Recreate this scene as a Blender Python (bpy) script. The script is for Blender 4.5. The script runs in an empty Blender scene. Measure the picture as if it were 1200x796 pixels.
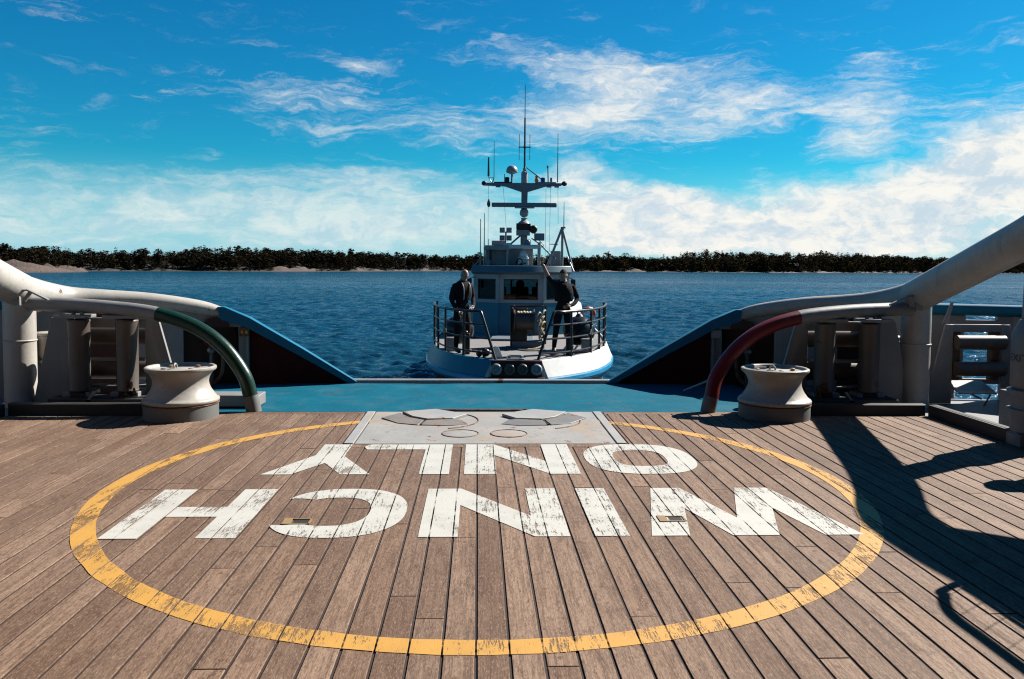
import bpy, bmesh, math, random
import numpy as np
from mathutils import Vector, Matrix, Euler
from math import sin, cos, pi, radians as R
random.seed(7); np.random.seed(7)
S = bpy.context.scene
COL = S.collection
SUN_AZ, SUN_EL = 60.0, 40.0          # sun seen from the deck: 60 deg right of dead astern, 40 deg up
SEA_Z = -1.75

# ------------------------------------------------------------------ mesh builder
def smooth_path(pts, k=6):
    P = [Vector(p) for p in pts]
    if len(P) < 3: return P
    out = []
    for i in range(len(P)-1):
        p0 = P[i-1] if i else P[i]*2-P[i+1]
        p1, p2 = P[i], P[i+1]
        p3 = P[i+2] if i+2 < len(P) else P[i+1]*2-P[i]
        for j in range(k):
            t = j/k; t2 = t*t; t3 = t2*t
            out.append(0.5*((2*p1)+(p2-p0)*t+(2*p0-5*p1+4*p2-p3)*t2+(3*p1-p0-3*p2+p3)*t3))
    out.append(P[-1]); return out
def lerp_list(a, n):
    if isinstance(a, (int, float)): return [a]*n
    out = []
    for i in range(n):
        t = i/(n-1)*(len(a)-1); k = min(int(t), len(a)-2); out.append(a[k]+(a[k+1]-a[k])*(t-k))
    return out

class MB:
    def __init__(s): s.v = []; s.f = []; s.m = []
    def add(s, vs, fs, mi=0):
        b = len(s.v); s.v += [tuple(p) for p in vs]
        for f in fs: s.f.append(tuple(b+i for i in f)); s.m.append(mi)
        return s
    def box(s, c, d, rot=(0,0,0), mi=0):
        E = Euler(rot).to_matrix(); c = Vector(c); h = Vector(d)/2
        vs = [c+E@Vector((x*h.x, y*h.y, z*h.z)) for x in (-1,1) for y in (-1,1) for z in (-1,1)]
        return s.add(vs, [(0,1,3,2),(4,6,7,5),(0,4,5,1),(2,3,7,6),(0,2,6,4),(1,5,7,3)], mi)
    def tube(s, pts, r, n=12, smooth=0, cap=True, mi=0, closed=False):
        P = smooth_path(pts, smooth) if smooth else [Vector(p) for p in pts]
        m = len(P); rr = lerp_list(r, m)
        T = []
        for i in range(m):
            a = P[(i-1) % m] if (closed or i) else P[i]; b = P[(i+1) % m] if (closed or i < m-1) else P[i]
            T.append((b-a).normalized())
        u = T[0].orthogonal().normalized(); vs = []
        if abs(T[0].z) < .9: u = Vector((0,0,1)).cross(T[0]).normalized()
        for i in range(m):
            u = (u-T[i]*u.dot(T[i])).normalized(); w = T[i].cross(u)
            vs += [P[i]+(u*cos(2*pi*k/n)+w*sin(2*pi*k/n))*rr[i] for k in range(n)]
        fs = []
        for i in range(m if closed else m-1):
            j = (i+1) % m
            fs += [(i*n+k, i*n+(k+1) % n, j*n+(k+1) % n, j*n+k) for k in range(n)]
        if cap and not closed: fs += [tuple(range(n-1,-1,-1)), tuple(range((m-1)*n, m*n))]
        return s.add(vs, fs, mi)
    def lathe(s, prof, c=(0,0,0), n=32, axis=(0,0,1), mi=0):
        q = Vector((0,0,1)).rotation_difference(Vector(axis)); c = Vector(c); vs = []; fs = []
        m = len(prof)
        for (r, z) in prof:
            vs += [c+q@Vector((r*cos(2*pi*k/n), r*sin(2*pi*k/n), z)) for k in range(n)]
        for i in range(m-1):
            fs += [(i*n+k, i*n+(k+1) % n, (i+1)*n+(k+1) % n, (i+1)*n+k) for k in range(n)]
        if prof[0][0] > 1e-5: fs.append(tuple(range(n-1,-1,-1)))
        if prof[-1][0] > 1e-5: fs.append(tuple(range((m-1)*n, m*n)))
        return s.add(vs, fs, mi)
    def cyl(s, a, b, r, n=20, mi=0): return s.tube([a, b], r, n, mi=mi)
    def ball(s, c, r, n=16, sc=(1,1,1), mi=0):
        m = n//2; vs = []; fs = []; c = Vector(c)
        for i in range(m+1):
            th = pi*i/m
            for k in range(n):
                ph = 2*pi*k/n
                vs.append(c+Vector((sc[0]*r*sin(th)*cos(ph), sc[1]*r*sin(th)*sin(ph), -sc[2]*r*cos(th))))
        for i in range(m):
            fs += [(i*n+k, i*n+(k+1) % n, (i+1)*n+(k+1) % n, (i+1)*n+k) for k in range(n)]
        return s.add(vs, fs, mi)
    def prism(s, poly, o, ux, uy, th, mi=0):
        o, ux, uy = Vector(o), Vector(ux), Vector(uy); nz = ux.cross(uy).normalized()*th/2; n = len(poly)
        vs = [o+ux*a+uy*b-nz for a, b in poly]+[o+ux*a+uy*b+nz for a, b in poly]
        fs = [tuple(range(n-1,-1,-1)), tuple(range(n,2*n))]+[(i,(i+1) % n,n+(i+1) % n,n+i) for i in range(n)]
        return s.add(vs, fs, mi)
    def torus(s, c, R0, r, axis=(0,0,1), n=24, m=8, arc=(0,2*pi), mi=0):
        q = Vector((0,0,1)).rotation_difference(Vector(axis)); full = abs(arc[1]-arc[0]-2*pi) < 1e-4
        k = n if full else n+1
        pts = [Vector(c)+q@Vector((R0*cos(arc[0]+(arc[1]-arc[0])*i/n), R0*sin(arc[0]+(arc[1]-arc[0])*i/n), 0)) for i in range(k)]
        return s.tube(pts, r, m, closed=full, mi=mi)
    def build(s, name, mats, parent=None, local=False, smooth=38, bevel=0, segs=2):
        me = bpy.data.meshes.new(name)
        vs = s.v
        if parent is not None and not local:
            Mx = world_of(parent).inverted(); vs = [tuple(Mx@Vector(v)) for v in vs]
        me.from_pydata(vs, [], s.f)
        if not isinstance(mats, (list, tuple)): mats = [mats]
        for m in mats: me.materials.append(m)
        me.polygons.foreach_set('material_index', s.m)
        if smooth:
            me.polygons.foreach_set('use_smooth', [True]*len(s.f)); me.update()
            bm = bmesh.new(); bm.from_mesh(me); bmesh.ops.recalc_face_normals(bm, faces=bm.faces); bm.to_mesh(me); bm.free()
            me.set_sharp_from_angle(angle=R(smooth))
        o = bpy.data.objects.new(name, me); COL.objects.link(o)
        if parent is not None: o.parent = parent
        if bevel:
            b = o.modifiers.new('Bevel', 'BEVEL'); b.width = bevel; b.segments = segs; b.limit_method = 'ANGLE'; b.angle_limit = R(40)
            b.harden_normals = False
        return o

def world_of(o):
    M = o.matrix_basis.copy(); p = o.parent
    while p is not None: M = p.matrix_basis @ M; p = p.parent
    return M
def tag(o, label=None, cat=None, group=None, kind=None):
    if label: o['label'] = label
    if cat: o['category'] = cat
    if group: o['group'] = group
    if kind: o['kind'] = kind
    return o
def thing(name, label, cat, loc=(0,0,0), rz=0, group=None):
    o = bpy.data.objects.new(name, None); COL.objects.link(o)
    o.location = loc; o.rotation_euler = (0,0,rz); o.empty_display_size = .2
    return tag(o, label, cat, group)

# ------------------------------------------------------------------ materials
class NT:
    def __init__(s, tree): s.t = tree; s.n = tree.nodes; s.l = tree.links
    def new(s, ty, **kw):
        n = s.n.new(ty)
        for k, v in kw.items(): setattr(n, k, v)
        return n
    def put(s, sock, v):
        if v is None: return
        if isinstance(v, bpy.types.NodeSocket): s.l.new(v, sock)
        else:
            if sock.type == 'RGBA' and len(v) == 3: v = (*v, 1)
            sock.default_value = v
    def math(s, op, a, b=None, c=None, clamp=False):
        n = s.new('ShaderNodeMath', operation=op, use_clamp=clamp)
        for i, x in enumerate((a, b, c)): s.put(n.inputs[i], x)
        return n.outputs[0]
    def mix(s, fac, a, b, mode='MIX'):
        n = s.new('ShaderNodeMix', data_type='RGBA', blend_type=mode); n.clamp_factor = True
        s.put(n.inputs[0], fac); s.put(n.inputs[6], a); s.put(n.inputs[7], b); return n.outputs[2]
    def noise(s, vec, scale, detail=6, rough=.6, dist=0):
        n = s.new('ShaderNodeTexNoise'); s.put(n.inputs['Vector'], vec); n.inputs['Scale'].default_value = scale
        n.inputs['Detail'].default_value = detail; n.inputs['Roughness'].default_value = rough; n.inputs['Distortion'].default_value = dist
        return n.outputs[0]
    def ramp(s, fac, stops):
        n = s.new('ShaderNodeValToRGB'); s.put(n.inputs[0], fac); e = n.color_ramp.elements
        while len(e) < len(stops): e.new(.5)
        for i, (p, c) in enumerate(stops):
            e[i].position = p
            e[i].color = (c, c, c, 1) if isinstance(c, (int, float)) else (*c, 1)
        return n.outputs[0]
    def step(s, x, a, b):
        n = s.new('ShaderNodeMapRange', interpolation_type='SMOOTHSTEP'); s.put(n.inputs[0], x)
        for i, v in ((1,a),(2,b),(3,0.),(4,1.)): s.put(n.inputs[i], v)
        return n.outputs[0]
    def mapping(s, vec, scale=(1,1,1), loc=(0,0,0), rot=(0,0,0)):
        n = s.new('ShaderNodeMapping'); s.put(n.inputs[0], vec); n.inputs[1].default_value = loc
        n.inputs[2].default_value = rot; n.inputs[3].default_value = scale; return n.outputs[0]
    def bump(s, h, strength=.3, dist=.01, normal=None):
        n = s.new('ShaderNodeBump'); n.inputs['Strength'].default_value = strength; n.inputs['Distance'].default_value = dist
        s.put(n.inputs['Height'], h); s.put(n.inputs['Normal'], normal); return n.outputs[0]

def newmat(name):
    m = bpy.data.materials.new(name); m.use_nodes = True
    nt = NT(m.node_tree); b = nt.n['Principled BSDF']
    return m, nt, b
K = .72            # darkens base colours alike, so shade deepens under the raised exposure
def scale3(c, k): return tuple(x*k for x in c)

def paint(name, col, rough=.45, grime=.35, rust=0., metallic=0., bump=.12, dirt=(.10,.075,.055), streak=False, spec=.35, stain=0.):
    col = scale3(col, K)
    m, nt, b = newmat(name); b.inputs['Specular IOR Level'].default_value = spec
    co = nt.new('ShaderNodeTexCoord').outputs['Object']
    n1 = nt.noise(co, 2.3, 9, .65); n2 = nt.noise(co, 23, 6, .65); n3 = nt.noise(co, 160, 3, .6)
    c = nt.mix(nt.step(n1, .35, .72), scale3(col, .86), scale3(col, 1.06))
    c = nt.mix(nt.math('MULTIPLY', nt.step(n2, .5, .78), grime), c, nt.mix(.5, col, dirt))
    if stain:
        sn = nt.noise(co, 1.6, 8, .7, .8); c = nt.mix(nt.math('MULTIPLY', nt.step(sn, .47, .70), stain), c, (.27,.165,.075))
        c = nt.mix(nt.math('MULTIPLY', nt.step(nt.noise(co, 9, 9, .75, 1.5), .58, .66), .55), c, scale3(col, .45))
    if streak:
        st = nt.noise(nt.mapping(co, (14,14,.8)), 1.0, 6, .6)
        c = nt.mix(nt.math('MULTIPLY', nt.step(st, .52, .75), grime), c, nt.mix(.55, col, (.16,.09,.05)))
    if rust:
        n4 = nt.noise(co, 5.1, 11, .72)
        k = nt.step(n4, .74-rust*.28, .80-rust*.28)
        c = nt.mix(k, c, nt.mix(n3, (.16,.055,.02), (.05,.02,.012)))
        b.inputs['Roughness'].default_value = rough
        nt.put(b.inputs['Roughness'], nt.math('ADD', nt.math('MULTIPLY', k, .4), rough))
    else:
        nt.put(b.inputs['Roughness'], nt.math('ADD', nt.math('MULTIPLY', n2, .25), rough-.12))
    nt.put(b.inputs['Base Color'], c); b.inputs['Metallic'].default_value = metallic
    nt.put(b.inputs['Normal'], nt.bump(nt.math('ADD', nt.math('MULTIPLY', n1, 3), n2), bump, .004))
    return m

M = {}
M['cream']  = paint('cream_paint', (.43,.405,.37), .46, .6, .36, streak=True, bump=.3)
M['greyw']  = paint('grey_white_paint', (.24,.235,.235), .5, .6, .30, streak=True, bump=.3)
M['capst']  = paint('capstan_paint', (.40,.375,.335), .42, .6, .40, streak=True, bump=.3)
M['capbase']= paint('capstan_base_grey', (.15,.15,.145), .55, .5, .25)
M['green']  = paint('green_paint', (.005,.032,.019), .32, .4, .36, bump=.3)
M['red']    = paint('red_paint', (.15,.006,.008), .4, .4, .36, bump=.3)
M['blue']   = paint('blue_paint', (.002,.135,.235), .5, .25, .20, spec=.2)
M['apron']  = paint('blue_deck_paint', (.002,.105,.165), .7, .3, .44, bump=.5, spec=.06, stain=.07)
M['maroon'] = paint('maroon_paint', (.06,.006,.007), .7, .3, .1, spec=.1)
M['darkgap']= paint('dark_steel', (.02,.018,.017), .6, .3, .3)
M['kerb']   = paint('kerb_grey_paint', (.030,.029,.029), .6, .5, .3)
M['sdeck']  = paint('grey_deck_paint', (.20,.20,.21), .65, .6, .4, bump=.3)
M['roller'] = paint('worn_roller_steel', (.12,.098,.085), .48, .6, .5, metallic=.25, streak=True)
M['plate']  = paint('towing_plate_grey', (.30,.29,.275), .55, .5, .55, bump=.4, stain=.5)
M['lid']    = paint('towing_lid_steel', (.20,.19,.18), .5, .6, .66, metallic=.15, stain=.4)
M['stripg'] = paint('pale_edge_strip', (.33,.325,.315), .5, .5, .5, stain=.3)
M['rustst'] = paint('rusty_steel', (.16,.10,.07), .7, .5, .9, metallic=.2)
M['brass']  = paint('rusty_yellow_rim', (.27,.18,.085), .6, .5, .6)
M['white']  = paint('white_paint', (.66,.65,.62), .35, .2, .06)
M['boatgrey']=paint('pale_grey_boat_paint', (.28,.30,.315), .4, .25, .08)
M['cabinshade']=paint('cabin_shade_blue', (.004,.135,.225), .35, .2, .04)  # white cabin walls: the blue of their shade is put into the colour
M['stripe'] = paint('bright_blue_stripe', (.006,.20,.38), .3, .15, .04)
M['hullgrey']=paint('dark_hull_grey', (.05,.055,.065), .5, .3, .1)
M['bdeck']  = paint('boat_nonskid_grey', (.19,.182,.182), .8, .5, .1, bump=.5)
M['railblk']= paint('dark_rail_paint', (.018,.013,.012), .35, .3, .2)
M['black']  = paint('black_rubber', (.012,.012,.012), .55, .3, 0)
M['gloss']  = paint('black_fender_skin', (.012,.012,.013), .28, .2, 0)
M['darkred']= paint('dark_red_brown', (.035,.008,.007), .5, .3, .2)
M['alu']    = paint('dull_aluminium', (.36,.36,.36), .4, .3, 0, metallic=.5)
M['mast']   = paint('mast_grey', (.16,.19,.22), .45, .3, .08)
M['orange'] = paint('orange_lamp', (.65,.22,.05), .35, .2, 0)
M['navylamp']=paint('blue_lamp', (.01,.05,.25), .2, .1, 0)
M['rope']   = paint('pale_rope', (.42,.37,.28), .85, .5, 0)
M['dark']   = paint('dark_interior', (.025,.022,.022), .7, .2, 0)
M['yellow'] = paint('yellow_sticker', (.6,.36,.03), .4, .3, 0)
M['textblk']= paint('black_lettering', (.012,.012,.013), .5, .1, 0)
M['house']  = paint('ship_house_paint', (.06,.06,.065), .55, .3, .1)

def glass():
    m, nt, b = newmat('tinted_glass'); nt.n.remove(b)
    tr = nt.new('ShaderNodeBsdfTransparent'); tr.inputs[0].default_value = (.30,.34,.34,1)
    gl = nt.new('ShaderNodeBsdfGlossy'); gl.inputs['Roughness'].default_value = .03; gl.inputs[0].default_value = (1,1,1,1)
    fr = nt.new('ShaderNodeFresnel'); fr.inputs[0].default_value = 1.5
    mx = nt.new('ShaderNodeMixShader'); nt.put(mx.inputs[0], nt.math('MULTIPLY', fr.outputs[0], .6)); nt.l.new(tr.outputs[0], mx.inputs[1]); nt.l.new(gl.outputs[0], mx.inputs[2])
    nt.l.new(mx.outputs[0], nt.n['Material Output'].inputs[0]); return m
M['glass'] = glass()

PW = .14          # plank width, metres
def wood():
    m, nt, b = newmat('weathered_teak')
    co = nt.new('ShaderNodeTexCoord').outputs['Object']
    tone = nt.new('ShaderNodeAttribute', attribute_name='tone').outputs['Color']
    sep = nt.new('ShaderNodeSeparateColor'); nt.l.new(tone, sep.inputs[0]); ra, rb, rc = sep.outputs
    off = nt.new('ShaderNodeVectorMath', operation='MULTIPLY_ADD'); nt.l.new(tone, off.inputs[0]); off.inputs[1].default_value = (7,41,3); nt.l.new(co, off.inputs[2])
    p = off.outputs[0]
    gr = nt.noise(nt.mapping(p, (55,2.2,20)), 1, 8, .68, .6)      # long grain
    fi = nt.noise(nt.mapping(p, (260,9,60)), 1, 4, .6)            # fibres
    bl = nt.noise(co, 1.1, 7, .62)                                # broad staining across planks
    bl2 = nt.noise(nt.mapping(p, (9,2.2,4)), 1, 7, .7, 1.2)        # blotches in one plank
    crk = nt.noise(nt.mapping(p, (30,2.4,9)), 1, 10, .80, 2.2)
    c = nt.mix(ra, (.130,.082,.058), (.315,.228,.176))
    c = nt.mix(nt.math('MULTIPLY', rb, .4), c, (.205,.165,.14))
    c = nt.mix(nt.math('MULTIPLY', nt.step(gr, .40, .66), .70), c, (.074,.044,.032))
    c = nt.mix(nt.math('MULTIPLY', nt.step(fi, .5, .74), .38), c, (.30,.235,.195))
    c = nt.mix(nt.math('MULTIPLY', nt.step(bl2, .50, .70), .72), c, (.078,.045,.033))
    c = nt.mix(nt.math('MULTIPLY', nt.step(bl, .48, .66), .46), c, (.092,.058,.042))
    c = nt.mix(nt.math('MULTIPLY', nt.step(nt.noise(co, .55, 5, .6), .52, .7), .3), c, (.25,.195,.165))
    fg = nt.noise(nt.mapping(p, (75,17,40)), 1, 7, .78, 1.1); fg2 = nt.noise(nt.mapping(p, (150,38,80)), 1, 5, .8, .6)
    c = nt.mix(nt.math('MULTIPLY', nt.step(fg, .48, .64), .75), c, (.070,.040,.027))
    c = nt.mix(nt.math('MULTIPLY', nt.step(fg2, .52, .66), .62), c, (.36,.275,.215))
    c = nt.mix(nt.math('MULTIPLY', nt.step(nt.math('SUBTRACT', 1, fg2), .53, .66), .60), c, (.055,.032,.022))
    ck = nt.step(crk, .635, .665)
    c = nt.mix(nt.math('MULTIPLY', ck, .85), c, (.03,.02,.016))
    spk = nt.step(nt.noise(co, 38, 4, .75), .70, .76)
    c = nt.mix(nt.math('MULTIPLY', spk, .5), c, (.04,.027,.02))
    gst = nt.noise(nt.mapping(co, (.9,.7,1), (4,2,0)), 1, 8, .74, 1.3)
    c = nt.mix(nt.math('MULTIPLY', nt.step(gst, .60, .68), .38), c, (.06,.038,.028))
    c = nt.mix(1., c, (K*.98,K*.885,K*.79), 'MULTIPLY')
    nt.put(b.inputs['Base Color'], c); b.inputs['Specular IOR Level'].default_value = .2
    nt.put(b.inputs['Roughness'], nt.math('ADD', nt.math('MULTIPLY', gr, .3), .55))
    h = nt.math('SUBTRACT', nt.math('ADD', nt.math('MULTIPLY', gr, .7), nt.math('MULTIPLY', fi, .5)), nt.math('MULTIPLY', ck, 1.6))
    nt.put(b.inputs['Normal'], nt.bump(h, .55, .004))
    return m
M['wood'] = wood()
M['caulk'] = paint('brown_black_caulk', (.030,.016,.012), .8, .3, 0)

def deck_paint(name, col, wear, seam=.006):
    """a worn coat of paint: chips follow the grain, the seams between planks stay open"""
    col = scale3(col, K)
    m, nt, b = newmat(name)
    co = nt.new('ShaderNodeTexCoord').outputs['Object']
    sx = nt.new('ShaderNodeSeparateXYZ'); nt.l.new(co, sx.inputs[0])
    fr = nt.math('FRACT', nt.math('DIVIDE', sx.outputs[0], PW))
    wob = nt.math('MULTIPLY', nt.math('SUBTRACT', nt.noise(co, 18, 4, .6), .5), .05)
    d = nt.math('ADD', nt.math('ABSOLUTE', nt.math('SUBTRACT', fr, .5)), wob)      # .5 at a seam
    seam_m = nt.step(d, .5-seam/PW*.95, .5-seam/PW*.45)
    plank = nt.new('ShaderNodeTexWhiteNoise', noise_dimensions='1D'); nt.l.new(nt.math('FLOOR', nt.math('DIVIDE', sx.outputs[0], PW)), plank.inputs['W'])
    g1 = nt.noise(nt.mapping(co, (42,5,8)), 1, 9, .72, .5); g2 = nt.noise(co, 3.2, 6, .65); g3 = nt.noise(nt.mapping(co, (120,22,60)), 1, 6, .75, .8)
    w = nt.math('ADD', nt.math('ADD', nt.math('MULTIPLY', g1, .55), nt.math('MULTIPLY', g3, .45)), nt.math('MULTIPLY', nt.math('SUBTRACT', g2, .5), .42))
    w = nt.math('ADD', w, nt.math('MULTIPLY', nt.math('SUBTRACT', plank.outputs[0], .5), .10))
    chip = nt.step(w, .655-wear*.2, .70-wear*.2)
    al = nt.math('SUBTRACT', 1, nt.math('MAXIMUM', nt.math('MULTIPLY', seam_m, nt.step(g2, .34, .5)), nt.math('MULTIPLY', chip, nt.math('ADD', .45, nt.math('MULTIPLY', g1, .6)))), clamp=True)
    c = nt.mix(nt.step(g2, .4, .7), col, scale3(col, .86))
    c = nt.mix(nt.math('MULTIPLY', nt.step(g3, .5, .68), .4), c, nt.mix(.5, col, (.14,.10,.08)))
    c = nt.mix(nt.math('MULTIPLY', nt.step(nt.noise(nt.mapping(co,(30,3,8),(3,1,0)), 1, 7, .7), .6, .72), .3), c, (.12,.085,.06))
    nt.put(b.inputs['Base Color'], c); b.inputs['Roughness'].default_value = .55
    nt.put(b.inputs['Alpha'], al)
    nt.put(b.inputs['Normal'], nt.bump(nt.math('ADD', nt.math('MULTIPLY', g1, .6), nt.math('MULTIPLY', al, .7)), .5, .003))
    return m
M['wpaint'] = deck_paint('worn_white_deck_paint', (.47,.46,.42), .56)
M['ypaint'] = deck_paint('worn_yellow_deck_paint', (.50,.262,.045), .66)
# ------------------------------------------------------------------ wooden working deck
DECK_END, WING_END, DECK_X = 8.86, 8.66, 4.9
PLX0, PLX1, PLY0 = -1.20, 1.36, 7.27          # steel towing plate let into the planking
def build_deck():
    rng = random.Random(11)
    mb = MB(); tones = []
    def plank(x0, x1, y0, y1):
        g = .0068; bz = .0016; z = 0.0; h = .03
        t = (rng.random(), rng.random(), rng.random())
        a, b_, c, d = x0+g, x1-g, y0+.0035, y1-.0035
        dz = rng.uniform(-.0012, .0008)
        vs = [(a,c,z-h),(b_,c,z-h),(b_,d,z-h),(a,d,z-h),
              (a,c,z-bz+dz),(b_,c,z-bz+dz),(b_,d,z-bz+dz),(a,d,z-bz+dz),
              (a+bz,c+bz,z+dz),(b_-bz,c+bz,z+dz),(b_-bz,d-bz,z+dz),(a+bz,d-bz,z+dz)]
        fs = [(0,1,5,4),(1,2,6,5),(2,3,7,6),(3,0,4,7),(4,5,9,8),(5,6,10,9),(6,7,11,10),(7,4,8,11),(8,9,10,11)]
        mb.add(vs, fs, 0); tones.extend([t]*len(fs))
        # bungs over the bolts near the butts and along the strake
        for yy in (c+.07, d-.07):
            if d-c > .5 and rng.random() < .8:
                n = 8; xx = (a+b_)/2+rng.uniform(-.03, .03); zz = z+dz+.0006
                mb.add([(xx+.013*cos(2*pi*k/n), yy+.013*sin(2*pi*k/n), zz) for k in range(n)], [tuple(range(n))], 0)
                tones.append((rng.uniform(0,.3), 0, rng.random()))
    nx = int(DECK_X/PW)+1
    def run(x0, x1, ya, yb):
        y = ya - rng.uniform(0, 2.5)
        while y < yb:
            L = rng.choice((1.6, 2.2, 2.8, 3.4, 4.2))*rng.uniform(.9, 1.1)
            a, e = max(y, ya), min(y+L, yb)
            if yb-e < .35: e = yb
            if e-a > .02: plank(x0, x1, a, e)
            y = e if e < yb else yb
    for i in range(-nx, nx):
        x0, x1 = i*PW, (i+1)*PW
        if abs((x0+x1)/2) > DECK_X-.02: continue
        x0, x1 = max(x0, -DECK_X+.012), min(x1, DECK_X-.012)
        end = DECK_END-.11 if abs((x0+x1)/2) < 3.5 else WING_END-.02
        if x1 <= PLX0+.001 or x0 >= PLX1-.001: run(x0, x1, -6.5, end)
        elif x0 < PLX0 < x1: run(x0, x1, -6.5, PLY0-.13); run(x0, PLX0-.002, PLY0-.13, end)
        elif x0 < PLX1 < x1: run(x0, x1, -6.5, PLY0-.13); run(PLX1+.002, x1, PLY0-.13, end)
        else: run(x0, x1, -6.5, PLY0-.13)
    # margin planks laid athwart at the stern end and ahead of the plate
    for a, b_ in ((-3.5, -2.0), (-2.0, PLX0-.01), (PLX1+.01, 2.4), (2.4, 3.5)): plank(a, b_, DECK_END-.11, DECK_END)
    for a, b_ in ((PLX0+.02, 0.1), (.1, PLX1-.02)): plank(a, b_, PLY0-.125, PLY0-.005)
    # caulking bed under the planks
    k = len(mb.f)
    mb.add([(-DECK_X,-6.5,-.006),(DECK_X,-6.5,-.006),(DECK_X,WING_END,-.006),(3.5,WING_END,-.006),(3.5,DECK_END,-.006),(-3.5,DECK_END,-.006),(-3.5,WING_END,-.006),(-DECK_X,WING_END,-.006)], [tuple(range(8))], 1)
    tones.append((0,0,0))
    o = mb.build('deck', [M['wood'], M['caulk']], smooth=0)
    at = o.data.attributes.new('tone', 'FLOAT_COLOR', 'CORNER')
    arr = []
    for p, t in zip(o.data.polygons, tones): arr.extend([t[0], t[1], t[2], 1.0]*p.loop_total)
    at.data.foreach_set('color', arr)
    tag(o, 'weathered brown timber deck of long planks running to the stern', 'deck', kind='structure')
    return o
deck = build_deck()

# painted marks: worn coats lying on the planks
ZP, ZL = .0026, .0034
def sheet(name, polys, mat, label):
    mb = MB()
    for p in polys:
        if isinstance(p, tuple): mb.add(p[0], p[1])
        else: mb.add([(x, y, ZL) for x, y in p], [tuple(range(len(p)))])
    o = mb.build(name, mat, deck, smooth=0)
    if label: o['label'] = label
    return o
def annulus(cx, cy, r0, r1, n=160):
    vs = []
    rng = random.Random(5)
    for k in range(n):
        a = 2*pi*k/n; j = rng.uniform(-.0035, .0035)
        vs += [(cx+(r0+j)*cos(a), cy+(r0+j)*sin(a), ZP), (cx+(r1-j)*cos(a), cy+(r1-j)*sin(a), ZP)]
    return (vs, [(2*k, 2*k+1, (2*k+3) % (2*n), (2*k+2) % (2*n)) for k in range(n)])
sheet('painted_circle', [annulus(.052, 5.975, 2.556, 2.690)], M['ypaint'], 'large worn yellow circle painted on the planks')
def sup(cx, cy, rx, ry, n, a):
    c, s = cos(a), sin(a)
    return (cx+rx*math.copysign(abs(c)**(2/n), c), cy+ry*math.copysign(abs(s)**(2/n), s))
def ringstrip(outer, inner, closed=True):
    n = len(outer); vs = []
    for o_, i_ in zip(outer, inner): vs += [(o_[0], o_[1], ZL), (i_[0], i_[1], ZL)]
    m = 2*n
    return (vs, [(2*k, 2*k+1, (2*k+3) % m, (2*k+2) % m) for k in range(n if closed else n-1)])
y0, y1 = 4.75, 5.79
H = [[(-2.19,y0),(-1.965,y0),(-1.965,5.16),(-1.965,5.37),(-1.965,y1),(-2.19,y1)], [(-1.965,5.16),(-1.635,5.16),(-1.635,5.37),(-1.965,5.37)],
     [(-1.635,y0),(-1.40,y0),(-1.40,y1),(-1.635,y1),(-1.635,5.37),(-1.635,5.16)]]
N = [[(-.345,y0),(-.11,y0),(-.11,5.39),(-.11,y1),(-.345,y1)], [(-.11,5.39),(.345,y0),(.345,5.15),(-.11,y1)], [(.345,y0),(.555,y0),(.555,y1),(.345,y1),(.345,5.15)]]
I = [[(.70,y0),(.91,y0),(.91,y1),(.70,y1)]]
W = [[(1.04,y0),(1.27,y0),(1.375,5.30),(1.46,y1),(1.25,y1)], [(1.375,5.30),(1.53,y0),(1.66,y0),(1.66,5.09),(1.46,y1)],
     [(1.66,y0),(1.81,y0),(1.965,5.30),(2.10,y1),(1.86,y1),(1.66,5.09)], [(1.965,5.30),(2.09,y0),(2.325,y0),(2.10,y1)]]
ang = [R(a) for a in np.linspace(-152, 152, 60)]
C = [ringstrip([sup(-.885,5.27,.43,.525,2.35,a) for a in ang], [sup(-.93,5.27,.24,.305,2.4,a) if abs(a) < R(128) else
     tuple(np.array(sup(-.93,5.27,.24,.305,2.4,a))*(1-t)+np.array(sup(-.885,5.27,.43,.525,2.35,a))*t) for a in ang for t in [max(0,(abs(math.degrees(a))-128)/24)**1.0]], False)]
sheet('painted_word', H+C+N+I+W, M['wpaint'], 'worn white word WINCH painted upside down across the planks')
a2 = [2*pi*k/72 for k in range(72)]
y0, y1 = 6.20, 7.13+.11
O = [ringstrip([sup(1.35,6.715,.455,.525,2.5,a) for a in a2], [sup(1.355,6.715,.215,.275,3.0,a) for a in a2])]
N2 = [[(-.10,y0),(.148,y0),(.148,6.82),(.148,y1),(-.10,y1)], [(.148,6.82),(.565,y0),(.565,6.60),(.148,y1)], [(.565,y0),(.80,y0),(.80,y1),(.565,y1),(.565,6.60)]]
L = [[(-.445,y0),(-.215,y0),(-.215,y1),(-.445,y1),(-.445,7.04)], [(-.445,7.04),(-.445,y1),(-.93,y1),(-.985,7.15),(-.95,7.04)]]
Yl = [[(-1.345,6.83),(-1.22,6.56),(-1.10,6.79),(-1.10,y1),(-1.345,y1)], [(-1.64,y0),(-1.415,y0),(-1.22,6.56),(-1.345,6.83)], [(-1.22,6.56),(-1.04,y0),(-.815,y0),(-1.10,6.79)]]
sheet('painted_word', O+N2+L+Yl, M['wpaint'], 'worn white word ONLY painted upside down next to the steel plate')

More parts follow.
